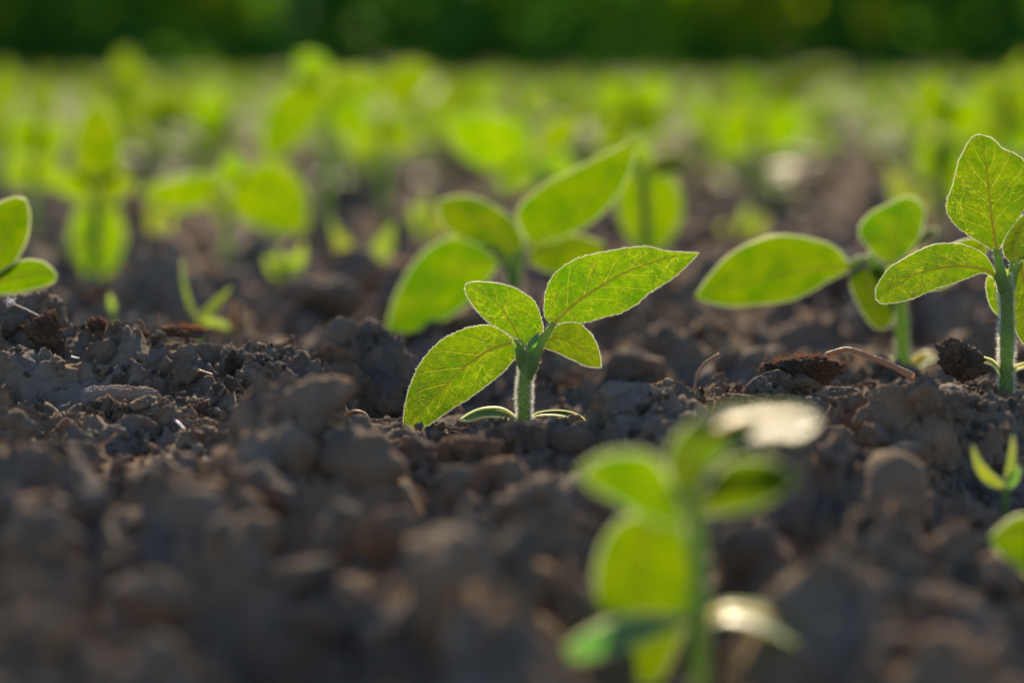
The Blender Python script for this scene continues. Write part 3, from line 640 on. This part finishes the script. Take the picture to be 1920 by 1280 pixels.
# ------------------------------------------------------------------ F: very blurred plant in front
Z7 = lambda p: (960 + p[0] / 2, 720 + p[1] / 2)
dF = .405
bF = P(1308, 1350, dF); Fp = thing('sunflower_seedling', 'large very blurred seedling in the foreground with a white glinting top leaf', 'seedling', bF)
stem_obj(Fp, bF, [P(1308, 1400, dF), P(1311, 1280, dF), P(1310, 1130, dF), P(1302, 980, dF), P(1296, 920, dF)], .0016, .0015, hair=350, seg=10, hl=(.0006, .0014))
pix_leaf(Fp, bF, [(660, 440), (650, 330), (700, 230), (800, 160), (900, 128), (1020, 118), (1150, 138)],
    [(630, 440), (585, 330), (600, 220), (690, 130), (800, 85), (950, 68), (1080, 82), (1152, 130)],
    [(700, 430), (720, 350), (790, 260), (880, 205), (960, 190), (1060, 192), (1152, 150)],
    [dF, dF + .004, dF + .006, dF + .006, dF + .004], [.5, .5, -.6, -3.2, -3.6, -3.6], tf=Z7, n=30, nu=6, mat=M_leaf, margin=.00022, wav=.02, rib=.0005)
pix_leaf(Fp, bF, [(640, 500), (540, 430), (400, 360), (255, 335)], [(640, 470), (560, 305), (480, 256), (380, 260), (300, 288), (252, 330)], [(620, 530), (500, 505), (400, 442), (310, 392), (255, 342)],
    [dF, dF - .006, dF - .012], [.3, .6], tf=Z7, n=26, nu=6, margin=.00022, wav=.03)
pix_leaf(Fp, bF, [(710, 470), (800, 410), (930, 365), (1062, 345)], [(700, 440), (790, 310), (880, 278), (980, 290), (1064, 335)], [(730, 485), (860, 475), (980, 432), (1060, 372), (1064, 350)],
    [dF, dF - .006, dF - .010], [.4, .6], tf=Z7, n=26, nu=6, margin=.00022, wav=.03)
pix_leaf(Fp, bF, [(620, 510), (520, 560), (480, 750), (490, 950), (530, 1130)], [(600, 490), (430, 500), (345, 590), (312, 730), (335, 880), (400, 1010), (460, 1100), (530, 1135)], [(640, 530), (665, 640), (680, 760), (660, 880), (620, 980), (575, 1080), (530, 1135)],
    [dF + .002, dF + .006, dF + .008, dF + .008], .05, tf=Z7, n=30, nu=6, margin=.00022, wav=.03, curl=.1)
pix_leaf(Fp, bF, [(690, 870), (600, 890), (440, 915), (320, 960), (205, 1010)], [(690, 862), (600, 868), (440, 868), (300, 920), (200, 990)], [(690, 880), (600, 915), (460, 975), (340, 1018), (240, 1032), (205, 1015)],
    [dF, dF - .010, dF - .014], [-.3, .3], tf=Z7, mat=M_coty, name='cotyledon', n=24, nu=5, margin=.0003)
pix_leaf(Fp, bF, [(720, 890), (800, 850), (950, 868), (1100, 935), (1215, 1010)], [(720, 880), (800, 822), (960, 836), (1110, 895), (1218, 1000)], [(720, 900), (800, 885), (940, 915), (1080, 980), (1175, 1025), (1215, 1020)],
    [dF, dF - .002, dF - .004], [-2.4, -3.2], tf=Z7, mat=M_coty, name='cotyledon', n=24, nu=5, margin=.0003, bulge=.02)
# ------------------------------------------------------------------ G: leaf reaching in at the right edge
dG = .46
bG = P(1990, 1130, dG); Gp = thing('sunflower_seedling', 'blurred seedling at the lower right edge showing one green leaf tip', 'seedling', bG)
stem_obj(Gp, bG, [P(1990, 1150, dG), P(1988, 1080, dG), P(1985, 1010, dG)], .0021, .0018, seg=8)
pix_leaf(Gp, bG, [(1985, 1010), (1950, 1005), (1900, 1000), (1856, 1015)], [(1985, 1000), (1950, 965), (1900, 970), (1856, 1005)], [(1985, 1060), (1950, 1090), (1900, 1060), (1856, 1018)],
    [dG + .01, dG + .004], -.1, n=20, nu=5, margin=.0002)
qleaf(Gp, bG, (1990, 1010), (2120, 960), 90, 10, dG, dG)

# ------------------------------------------------------------------ blurred plants one can still tell apart further back
# label, base(px,py), node(px,py), distance, leaves (base, tip, width, bend, lean)
def soft(label, bx, by, nx, ny, d, leaves, bent=0):
    b = P(bx, by, d); t = thing('sunflower_seedling', label, 'seedling', b)
    stem_obj(t, b, [P(bx, by + 12, d), P((bx + nx) / 2 + bent, (by + ny) / 2, d), P(nx, ny, d)], .0023, .0018, seg=7)
    for k, lf in enumerate(leaves):
        bb, tt, wd, bend, lean = lf[:5]; dd = d + RNG.uniform(-.008, .008)
        m = {None: M_leaf_plain, 'c': M_coty_dull, 'p': M_leaf_pale}[lf[5] if len(lf) > 5 else None]
        qleaf(t, b, bb, tt, wd, bend, d, dd, lean, m, name='cotyledon' if len(lf) > 5 else 'leaf', n=14, shape=.5)
    return t
soft('blurred seedling behind the left ridge with two hanging leaves like trouser legs', 180, 525, 180, 362, .975,
     [((178, 360), (178, 188), 92, 6, .3), ((178, 365), (98, 335), 52, 4, .5), ((182, 365), (255, 335), 56, -4, .5), ((172, 372), (168, 522), 56, 10, .1), ((188, 372), (196, 520), 60, -12, .1), ((172, 440), (110, 470), 22, 3, -2, 'c')])
soft('blurred seedling left of centre with one big squarish leaf facing the camera', 425, 545, 428, 372, 1.0,
     [((432, 345), (574, 432), 128, -20, .2), ((420, 340), (262, 360), 66, -14, .5), ((430, 350), (440, 285), 50, 2, .4), ((424, 420), (400, 340), 34, 0, .2, 'p')])
soft('blurred seedling right of centre with a big leaf hanging straight down', 1215, 560, 1205, 312, .90,
     [((1205, 315), (1222, 478), 124, -6, .15), ((1200, 310), (1120, 300), 44, 0, .5), ((1212, 312), (1300, 300), 40, 0, -1.5), ((1207, 318), (1185, 262), 44, 0, .4)])
soft('blurred seedling with a wide level leaf above the middle of the picture', 1010, 480, 1012, 290, 1.08,
     [((1000, 275), (834, 225), 104, -14, .5), ((1012, 280), (1075, 215), 58, 6, .4), ((1015, 290), (1080, 330), 44, 0, .3), ((1005, 300), (935, 350), 46, 0, .3), ((1012, 360), (900, 352), 24, 0, -2, 'p')])
soft('blurred seedling whose long pointed leaf hangs down left of the pale stem', 610, 470, 612, 200, 1.12,
     [((608, 150), (495, 305), 92, 10, .2), ((612, 155), (560, 100), 60, 0, .4), ((615, 180), (690, 260), 70, 0, .3), ((618, 175), (690, 140), 50, -6, .3)])
soft('blurred seedling with broad bright leaves near the top left of centre', 720, 430, 716, 205, 1.2,
     [((712, 190), (640, 138), 76, 0, .3), ((720, 190), (812, 128), 74, -8, .3), ((712, 215), (655, 290), 66, 0, .2), ((722, 215), (765, 290), 62, 0, .2)])
soft('blurred bright seedling standing far left behind the leafy cross', 62, 440, 60, 300, 1.12,
     [((60, 300), (18, 345), 62, 0, .3), ((62, 300), (112, 350), 60, 0, .2), ((60, 295), (40, 210), 62, 0, .4), ((62, 292), (120, 232), 60, 0, .5)])
soft('blurred seedling cut by the left frame edge near the top', 5, 380, 4, 230, 1.35, [((4, 230), (14, 112), 52, 0, .3), ((4, 230), (60, 300), 60, 0, .2), ((4, 232), (-60, 280), 56, 0, .3)])
soft('blurred seedling with a pointed leaf rising above the left rows', 245, 350, 240, 195, 1.5, [((240, 195), (234, 92), 58, 0, .3), ((240, 195), (305, 230), 56, 0, .4), ((240, 195), (180, 250), 54, 0, .3), ((240, 195), (205, 140), 40, 0, .4)])
soft('blurred low seedling with overlapping leaves left of the pale stem', 360, 345, 355, 225, 1.45, [((355, 225), (280, 170), 66, 0, .4), ((355, 225), (440, 180), 80, 0, .5), ((355, 228), (420, 280), 60, 0, .2), ((355, 228), (300, 270), 66, 0, .2)])
soft('blurred seedling with a long hanging leaf beside two glinting stems', 1425, 400, 1420, 215, 1.3,
     [((1418, 205), (1345, 290), 86, 0, .2), ((1422, 205), (1500, 270), 92, 0, .2), ((1420, 200), (1380, 135), 50, 0, -.7), ((1424, 200), (1590, 118), 46, -10, -1.2), ((1430, 320), (1500, 310), 30, 0, -2.4, 'p')])
soft('blurred seedling right of the bare patch with leaves stacked in a column', 1768, 450, 1766, 250, 1.15,
     [((1766, 245), (1735, 135), 72, 0, .4), ((1768, 250), (1730, 340), 62, 0, .2), ((1768, 255), (1800, 390), 64, 0, .1), ((1768, 245), (1850, 190), 78, 0, .4)])
soft('blurred seedling above the tall sharp one at the right edge', 1880, 400, 1878, 215, 1.25, [((1878, 215), (1840, 140), 70, 0, .4), ((1878, 215), (1950, 160), 80, 0, .4), ((1878, 218), (1835, 290), 64, 0, .2), ((1878, 218), (1940, 290), 70, 0, .2)])
soft('blurred seedling with steep leaves just right of the centre rows', 1180, 380, 1178, 215, 1.35, [((1178, 215), (1130, 150), 70, 0, .4), ((1178, 215), (1250, 155), 74, 0, .5), ((1178, 218), (1120, 280), 60, 0, .2), ((1178, 218), (1250, 250), 60, 0, .2)])
soft('blurred seedling between the wide level leaf and the broad bright leaves', 880, 330, 878, 200, 1.6, [((878, 200), (830, 150), 52, 0, .4), ((878, 200), (930, 145), 52, 0, .4), ((878, 203), (830, 240), 48, 0, .2), ((878, 203), (925, 245), 48, 0, .2)])

# small weeds
def weed(name, label, bx, by, d, leaves, mat=M_leaf_pale, cat='weed'):
    b = P(bx, by, d); t = thing(name, label, cat, b)
    gz = float(H(b[:1], b[1:2])[0]) - .003; lo = np.array([b[0], b[1], min(gz, b[2] - .002)])
    stem_obj(t, b, [lo, P(bx, by - 4, d), P(bx, by - 12, d)], .0007, .0005, seg=6)
    for tip, wd, bend, m in leaves: qleaf(t, b, (bx, by - 8), tip, wd, bend, d, d - .003, .3, m or mat, shape=.6, tip=1.1, n=12, margin=.00008, rib=.0002)
weed('grass_sprout', 'small yellow-green grass sprout with two blades at the far right', 1886, 922, .502, [((1824, 832), 20, -16, None), ((1899, 812), 13, 4, None), ((1912, 872), 20, 2, M_coty)], cat='sprout')
weed('grass_sprout', 'blurred grass sprout with thick slanting blade behind the left ridge', 372, 610, .745, [((438, 534), 15, 0, M_leaf_mid), ((342, 478), 9, -10, M_leaf_mid), ((444, 622), 14, -6, M_leaf_pale)], cat='sprout')
weed('grass_sprout', 'tiny single blurred blade behind the dark crumbly clod', 214, 596, .74, [((204, 548), 12, 0, None)], cat='sprout')
weed('weed_sprout', 'blurred pale V-shaped sprout standing left of the drooping leaf', 685, 512, .93, [((620, 408), 30, -10, None), ((738, 412), 34, 8, None), ((640, 500), 28, 0, None)], cat='sprout')
weed('weed_sprout', 'blurred bushy yellow sprout under the big squarish leaf', 528, 528, .90, [((495, 480), 28, 0, None), ((570, 455), 30, 8, None), ((520, 462), 24, 0, None), ((565, 500), 24, 0, None)], cat='sprout')
weed('weed_sprout', 'blurred pale weed to the right of the hanging centre leaf', 1395, 470, 1.05, [((1345, 420), 36, 0, None), ((1440, 400), 34, 0, None), ((1400, 380), 30, 0, None)], cat='sprout')
weed('weed_sprout', 'blurred weed in the bare patch left of the leaf column', 1700, 420, 1.15, [((1660, 300), 34, 8, None), ((1745, 350), 30, 0, None)], cat='sprout')
weed('weed_sprout', 'blurred thin weed between the leafy cross and the squarish leaf', 300, 450, 1.05, [((280, 380), 30, 0, None), ((325, 400), 28, 0, None)], cat='sprout')
weed('weed_sprout', 'blurred pale weed between pale stem and wide level leaf', 800, 450, 1.0, [((770, 380), 32, 0, None), ((845, 395), 30, 0, None), ((800, 360), 26, 0, None)], cat='sprout')

# ------------------------------------------------------------------ seedlings of the rows behind
def gleaf(az, e0, e1, length, width, z0, r0=.001, n=12, cup=.2, nu=4, shape=.5, roll=0.0):
    s = np.linspace(0, 1, n); el = np.radians(e0 + (e1 - e0) * s); dr = np.array([math.cos(az), math.sin(az)])
    ds = length / (n - 1); hor = np.r_[0, np.cumsum(np.cos(el[1:]) * ds)] + r0; ver = np.r_[0, np.cumsum(np.sin(el[1:]) * ds)] + z0
    M = np.stack([dr[0] * hor, dr[1] * hor, ver], 1); side = np.array([-dr[1], dr[0], 0])
    up = np.stack([-dr[0] * np.sin(el), -dr[1] * np.sin(el), np.cos(el)], 1)
    pr = s ** shape * (1 - s) ** .65; pr = pr / pr.max() * width / 2
    sd = side * math.cos(roll) + up * math.sin(roll)
    return M, M + (sd + up * cup) * pr[:, None], M + (-sd + up * cup) * pr[:, None]
def proto(seed, joined=False):
    r = random.Random(seed); hgt = r.uniform(.030, .046); az = r.uniform(0, 6.28); lv = []
    for k in range(2): lv.append((gleaf(az + math.pi * k + r.uniform(-.3, .3), r.uniform(20, 60), r.uniform(-50, 10), r.uniform(.034, .046), r.uniform(.018, .024), hgt, roll=r.uniform(-.3, .3)), M_leaf_plain, 'leaf'))
    for k in range(2): lv.append((gleaf(az + math.pi / 2 + math.pi * k + r.uniform(-.3, .3), r.uniform(55, 80), r.uniform(10, 60), r.uniform(.022, .034), r.uniform(.012, .018), hgt + .003, roll=r.uniform(-.3, .3)), M_leaf_plain, 'leaf'))
    for k in range(2): lv.append((gleaf(az + .5 + math.pi * k, 20, -20, .020, .010, hgt * .35, cup=.1, shape=.7), M_coty_dull, 'cotyledon'))
    if joined:
        g = Geo(); mats = [M_leaf_plain, M_rim_highlight, M_coty_dull, M_stem]
        for (M, L, R_), m, nm in lv:
            q, *_ = blade_geo(M[::2], L[::2], R_[::2], np.array([0, 0, -1.]), nu=2, margin=0)
            g.add(np.vstack(q.V), np.vstack(q.F), 0 if m is M_leaf_plain else 2, np.vstack(q.uv))
        v, f = tube_geo([(0, 0, -.01), (0, 0, hgt / 2), (0, 0, hgt)], .002, 5); g.add(v, f, 3)
        return g, mats
    t = link('sunflower_seedling', None); off = np.zeros(3)
    v, f = tube_geo(catmull([(0, 0, -.012), (r.uniform(-.002, .002), 0, hgt / 2), (0, 0, hgt + .001)], 10), np.linspace(.0023, .0017, 10), 8)
    link('stem', mesh_np('stem', v, f, M_stem), t)
    for (M, L, R_), m, nm in lv: leaf_obj(t, off, M, L, R_, np.array([0, 0, -1.]), m, name=nm, nu=4, margin=.0001, rib=.0005 if nm == 'leaf' else 0, wav=.03)
    return t
def dup(root):
    c = root.copy(); sc.collection.objects.link(c)
    for ch in root.children:
        a = ch.copy(); sc.collection.objects.link(a); a.parent = c
        for g in ch.children:
            b = g.copy(); sc.collection.objects.link(b); b.parent = a
    return c
protos = [proto(s) for s in range(5)]
jm = []
for s in range(4):
    g, mats = proto(20 + s, True); jm.append(g.mesh('seedling', mats))
used = set(); taken = set()
LAND = [(180, 270, 'the leafy cross with two hanging leaves'), (500, 370, 'the seedling with the big squarish leaf'), (1220, 400, 'the leaf hanging straight down'),
 (920, 245, 'the wide level leaf above the middle'), (550, 230, 'the long hanging pointed leaf'), (710, 180, 'the broad bright leaves'), (62, 300, 'the bright far left seedling'),
 (10, 180, 'the seedling cut by the left edge'), (238, 140, 'the leaf that rises above the left rows'), (355, 230, 'the low overlapping leaves'), (1420, 230, 'the two glinting stems'),
 (1766, 260, 'the leaves stacked in a column'), (1870, 200, 'the leaves above the tall sharp seedling'), (1180, 200, 'the steep leaves right of centre'), (880, 190, 'the small seedling behind the wide leaf'),
 (1600, 200, 'the bare patch of soil'), (1050, 180, 'the gap above the sharp seedling'), (1320, 160, 'the highest leaves right of centre'), (450, 160, 'the gap left of the broad leaves'), (1600, 320, 'the nearer bare soil')]
cand = []
for t_ in range(22000):
    d = 1.32 + (4.7 - 1.25) * RNG.random() ** .75; x = RNG.uniform(-.24, .24) * d
    if any((x - a) ** 2 + (d - b) ** 2 < (.049 if d < 2 else .044) ** 2 for a, b in cand): continue
    px = 960 + x / d * FPX
    if d < 1.75 and 1500 < px < 1710: continue
    if d < 1.8 and 400 < px < 620: continue
    if d < 1.5 and 640 < px < 830: continue
    cand.append((x, d))
    if len(cand) >= 1700: break
cand.sort(key=lambda p: p[1])
for k, (x, d) in enumerate(cand[:255]):
    z = float(H(np.array([x]), np.array([d]))[0])
    if d < 2.2:
        q = k % 5; o = protos[q] if q not in used else dup(protos[q]); used.add(q)
        a_, b_, _ = proj(np.array([x, d, z + .03])); lab = None
        for (lx, ly, nm) in sorted(LAND, key=lambda l: (l[0] - a_) ** 2 + 4 * (l[1] - b_) ** 2):
            ddx, ddy = a_ - lx, b_ - ly
            side = 'left of' if ddx < 0 else 'right of'
            opts = ['just %s %s' % (side, nm), 'farther %s %s' % (side, nm)] if abs(ddx) > 1.2 * abs(ddy) or abs(ddx) > 30 and abs(ddy) < 25 else ['standing %s %s' % ('behind' if ddy < 0 else 'in front of', nm)]
            if abs(ddx) > 190 or abs(ddy) > 110: continue
            for op in opts:
                if op not in taken: lab = op; break
            if lab: break
        if lab: taken.add(lab); tag(o, 'blurred seedling ' + lab, 'seedling', 'blurred seedlings in the rows behind')
        else: tag(o, 'blurred seedling merging with its neighbours in the crowded rows', 'seedling', 'blurred seedlings in the rows behind')
    else:
        o = link('sunflower_seedling', jm[k % 4]); tag(o, 'far blurred green seedling before the dark crop', 'seedling', 'far seedlings before the dark crop')
    o.location = (x, d, z - .002); o.rotation_euler = (RNG.uniform(-.12, .12), RNG.uniform(-.12, .12), RNG.uniform(0, 6.28))
    s = RNG.uniform(.80, 1.05) if d < 1.8 else RNG.uniform(.62, .85) * (1 - .06 * (d - 2)); o.scale = (s, s, s) if d < 1.8 else (s * 1.25, s * 1.25, s * .96)
rest = cand[255:]; g = Geo()
geos = [proto(40 + s, True)[0] for s in range(4)]
for k, (x, d) in enumerate(rest):
    q = geos[k % 4]; a = RNG.uniform(0, 6.28); c_, s_ = math.cos(a), math.sin(a); sc_ = RNG.uniform(.50, .66)
    V = np.vstack(q.V); off = np.zeros(3); z = float(H(np.array([x]), np.array([d]))[0])
    W = np.stack([V[:, 0] * c_ - V[:, 1] * s_, V[:, 0] * s_ + V[:, 1] * c_, V[:, 2] * .78], 1) * sc_ * 1.28 + np.array([x, d, z])
    g.add(W, np.vstack(q.F), 0, np.vstack(q.uv)); g.m[-1] = np.concatenate(q.m)
far = link('distant_seedlings', g.mesh('distant_seedlings', mats), kind='stuff')
tag(far, 'mass of distant blurred seedlings towards the dark crop', 'seedlings')

# ------------------------------------------------------------------ tall dark crop behind
n = 21000; x = NR.uniform(-3.6, 3.6, n); y = 5.1 + NR.uniform(0, 1, n) ** 1.4 * 3.2; top = .46 + .07 * n2(x * 1.3, y * 1.3, 90)
z = NR.uniform(0, 1, n) ** .9 * top
a = NR.uniform(0, 6.28, n); el = NR.uniform(-.3, 1.3, n); L_ = NR.uniform(.07, .15, n); W_ = NR.uniform(.015, .035, n)
D = np.stack([np.cos(a) * np.cos(el), np.sin(a) * np.cos(el), np.sin(el)], 1); S = unit(np.cross(D, NR.normal(size=(n, 3))))
c = np.stack([x, y, z], 1)
V = np.stack([c, c + D * L_[:, None] * .5 + S * W_[:, None], c + D * L_[:, None], c + D * L_[:, None] * .5 - S * W_[:, None]], 1).reshape(-1, 3)
crop = link('rapeseed_crop', mesh_np('rapeseed_crop', V, np.arange(4 * n).reshape(-1, 4), M_crop, smooth=False), kind='stuff')
tag(crop, 'tall dark green blurred crop filling the background', 'crop')
n = 15000; x = NR.uniform(-3.6, 3.6, n); y = 5.05 + NR.uniform(0, 1, n) * 3.0; z = .13 + NR.uniform(0, 1, n) ** 1.2 * .34
keep = (n2(x * 3.0, y * .3, 91) > .08 + .5 * np.clip(.24 - z, 0, 1)); x, y, z = x[keep], y[keep], z[keep]; n = len(x)
c = np.stack([x, y, z], 1); D = unit(NR.normal(size=(n, 3))) * .036; S = unit(np.cross(D, NR.normal(size=(n, 3)))) * .032
V = np.stack([c - D, c + S, c + D, c - S], 1).reshape(-1, 3)
link('flowers', mesh_np('flowers', V, np.arange(4 * n).reshape(-1, 4), M_flower, smooth=False), crop, kind='stuff')

# ------------------------------------------------------------------ loose things lying on the soil
def lump(name, label, px, pt, wp, hp, d, mat, seed, tilt=0, facets=6, rough=1.0, knobs=.16, squash=(1, 1, 1), deep=.9, cat='clod'):
    o = put_clod(mesh_np(name, *clod_geo(6 if mat is M_pale else 5, seed, facets, rough, knobs, squash), mat), px, pt, wp, hp, d, (0, tilt, 0), deep, None, name)
    return tag(o, label, cat)
# slab: a box-like clod
def slab_geo():
    V, F = ICO[6]; p = np.sign(V) * np.abs(V) ** .42; p = p / np.abs(p).max(1, keepdims=True) * np.abs(V).max(1, keepdims=True) ** .12
    q = V * 0; m = np.max(np.abs(V), 1, keepdims=True); q = V / m; rr_ = 1 / (np.sum(np.abs(q) ** 5, 1, keepdims=True) ** (1 / 5))
    q = q * rr_; W = q * np.array([3.4, 1.3, 1.]); d_ = .09 * n3(W * 1.6 + 3, 5) + .07 * n3(W * 3.6, 6) + .05 * n3(W * 8, 7) + .035 * n3(W * 18, 8) + .02 * n3(W * 36, 9)
    q = q * (1 + d_[:, None] * np.array([.35, 1, 1])); q[:, 2] += .10 * q[:, 0] ** 2 * -1 + .06; return q * .9, F
o = put_clod(mesh_np('earth_slab', *slab_geo(), M_pale), 226, 728, 146, 50, .575, (.15, .02, .06), .45, None, 'earth_slab')
tag(o, 'pale flat-topped oblong slab of earth lying on the left slope', 'clod')
def fibres(parent, pts_fn, n, length, r, mat=M_fibre):
    g = Geo(); c0 = np.array(parent.location)
    for k in range(n):
        p0, d0 = pts_fn(); l = RNG.uniform(*length); d1 = unit(np.array(d0) + NR.normal(size=3) * .6)
        path = catmull([p0, p0 + unit(np.array(d0)) * l * .5, p0 + unit(np.array(d0)) * l * .5 + d1 * l * .5], 6)
        v, f = tube_geo(path, np.linspace(r, r * .5, 6), 4); g.add(v, f)
    me = g.mesh('root_fibres', mat, c0); ch = link('root_fibres', me, parent, kind='stuff')
    ch.matrix_parent_inverse = parent.matrix_basis.inverted() if False else ch.matrix_parent_inverse
    return ch
def fibrous(label, px, pt, wp, hp, d, seed, nf, upw=1.0, tilt=0, length=(.0006, .0020)):
    c = P(px, pt + hp / 2, d); s = d / FPX
    t = thing('fibrous_clod', label, 'clod', c); V, F = clod_geo(5, seed, 4, 1.4, .28)
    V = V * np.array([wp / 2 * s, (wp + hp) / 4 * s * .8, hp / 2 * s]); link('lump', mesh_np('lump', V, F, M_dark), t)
    def fn():
        q = V[RNG.randrange(len(V))]
        while q[2] < -.1 * abs(hp * s): q = V[RNG.randrange(len(V))]
        return c + q * .96, unit(q / np.array([wp, wp, hp])) * .6 + np.array([RNG.uniform(-1, 1), RNG.uniform(-.5, .5), upw * RNG.uniform(0, .8)])
    fibres(t, fn, nf, length, .00006); return t
fibrous('dark crumbly peaked clod with orange rootlets on the left crest', 90, 584, 88, 68, .598, 501, 110)
fibrous('small dark nub of humus on the left crest', 186, 594, 38, 34, .602, 502, 40, length=(.0006, .0018))
fibrous('orange mat of fine rootlets behind the left crest', 348, 608, 80, 26, .612, 503, 130, .8, length=(.0008, .0026))
fibrous('thin orange rootlet patch right of the dark nub', 240, 618, 70, 20, .610, 506, 80, .6, length=(.0008, .0022))
fibrous('dark peaked tuft of fibrous turf on the right crest', 1505, 660, 130, 62, .590, 504, 260, 1.0, length=(.0008, .0030))
fibrous('small dark crumb below the pale slab end', 386, 756, 56, 46, .568, 507, 60, length=(.0005, .0014))
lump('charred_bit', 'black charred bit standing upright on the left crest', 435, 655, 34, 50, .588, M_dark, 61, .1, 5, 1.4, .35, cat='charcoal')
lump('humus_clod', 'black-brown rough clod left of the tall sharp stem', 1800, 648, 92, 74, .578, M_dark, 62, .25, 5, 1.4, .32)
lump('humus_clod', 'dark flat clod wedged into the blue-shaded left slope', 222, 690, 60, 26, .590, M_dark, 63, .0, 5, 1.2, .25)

def strand(name, label, cat, pts, r0, r1, mat, n=24):
    p = catmull([P(*q) for q in pts], n); v, f = tube_geo(p, np.linspace(r0, r1, n) * (1 + .12 * np.sin(np.linspace(0, 23, n))), 7)
    o = link(name, mesh_np(name, v - p[0], f, mat), loc=tuple(p[0])); return tag(o, label, cat)
strand('dry_stalk', 'brown dry stalk leaning over the soil before the long level leaf', 'stalk', [(1712, 706, .572), (1670, 684, .575), (1620, 664, .578), (1590, 654, .580), (1578, 656, .581), (1548, 664, .583)], .00085, .00045, M_straw)
strand('dry_fibre', 'thin curved brown fibre rising from the soil right of the sharp seedling', 'fibre', [(1300, 736, .566), (1308, 702, .567), (1322, 680, .568), (1348, 663, .570)], .00030, .00024, M_straw)
strand('dry_fibre', 'short pale bent fibre standing on the left crest', 'fibre', [(273, 622, .602), (270, 608, .602), (262, 599, .602)], .00022, .00018, M_straw)
strand('dry_fibre', 'fine upright hair-like fibre on the left crest', 'fibre', [(299, 622, .603), (299, 604, .603), (297, 586, .603)], .00014, .00008, M_straw)
strand('straw_piece', 'short pale straw lying below the pale slab', 'straw', [(322, 782, .560), (334, 792, .556), (346, 804, .553)], .00028, .00024, M_web)
strand('straw_piece', 'small orange-tinted twig beside the charred bit', 'twig', [(372, 694, .588), (385, 698, .587), (398, 702, .586)], .0003, .0002, M_straw)
strand('straw_piece', 'tiny white chip on the blue-shaded slope', 'straw', [(134, 668, .588), (142, 670, .588), (149, 671, .588)], .0002, .0001, M_web)
strand('straw_piece', 'pale husk lying on the clod right of the sharp seedling', 'husk', [(1208, 724, .553), (1220, 730, .552), (1238, 734, .551)], .0006, .0004, M_web)
strand('dry_root', 'tan root curving across the lower edge of the left slope', 'root', [(136, 846, .532), (178, 838, .532), (204, 826, .532), (218, 812, .534)], .00030, .0002, M_straw)
strand('dry_root', 'thin brown root hanging over the round clod by the drooping leaf', 'root', [(648, 776, .572), (664, 770, .570), (686, 776, .569), (694, 800, .566), (697, 815, .565)], .0003, .0002, M_straw)
strand('dry_root', 'dark twig below the blue-shaded slope on the left', 'twig', [(84, 756, .556), (100, 764, .556), (116, 782, .554)], .0003, .0002, M_straw)
# spider web
b = P(22, 566, .603); wb = thing('spider_web', 'white scrap of spider web with one thread on the far left clod', 'web', b)
g = Geo()
for k in range(18):
    p = [b + NR.normal(size=3) * np.array([.0008, .0006, .0006]) for _ in range(3)]
    v, f = tube_geo(catmull(p, 5), .00004, 3); g.add(v, f)
link('tangle', g.mesh('tangle', M_web, b), wb, kind='stuff')
v, f = tube_geo(catmull([P(28, 570, .603), P(50, 580, .602), P(74, 592, .601)], 8), .00005, 3)
link('thread', mesh_np('thread', v - b, f, M_web), wb)
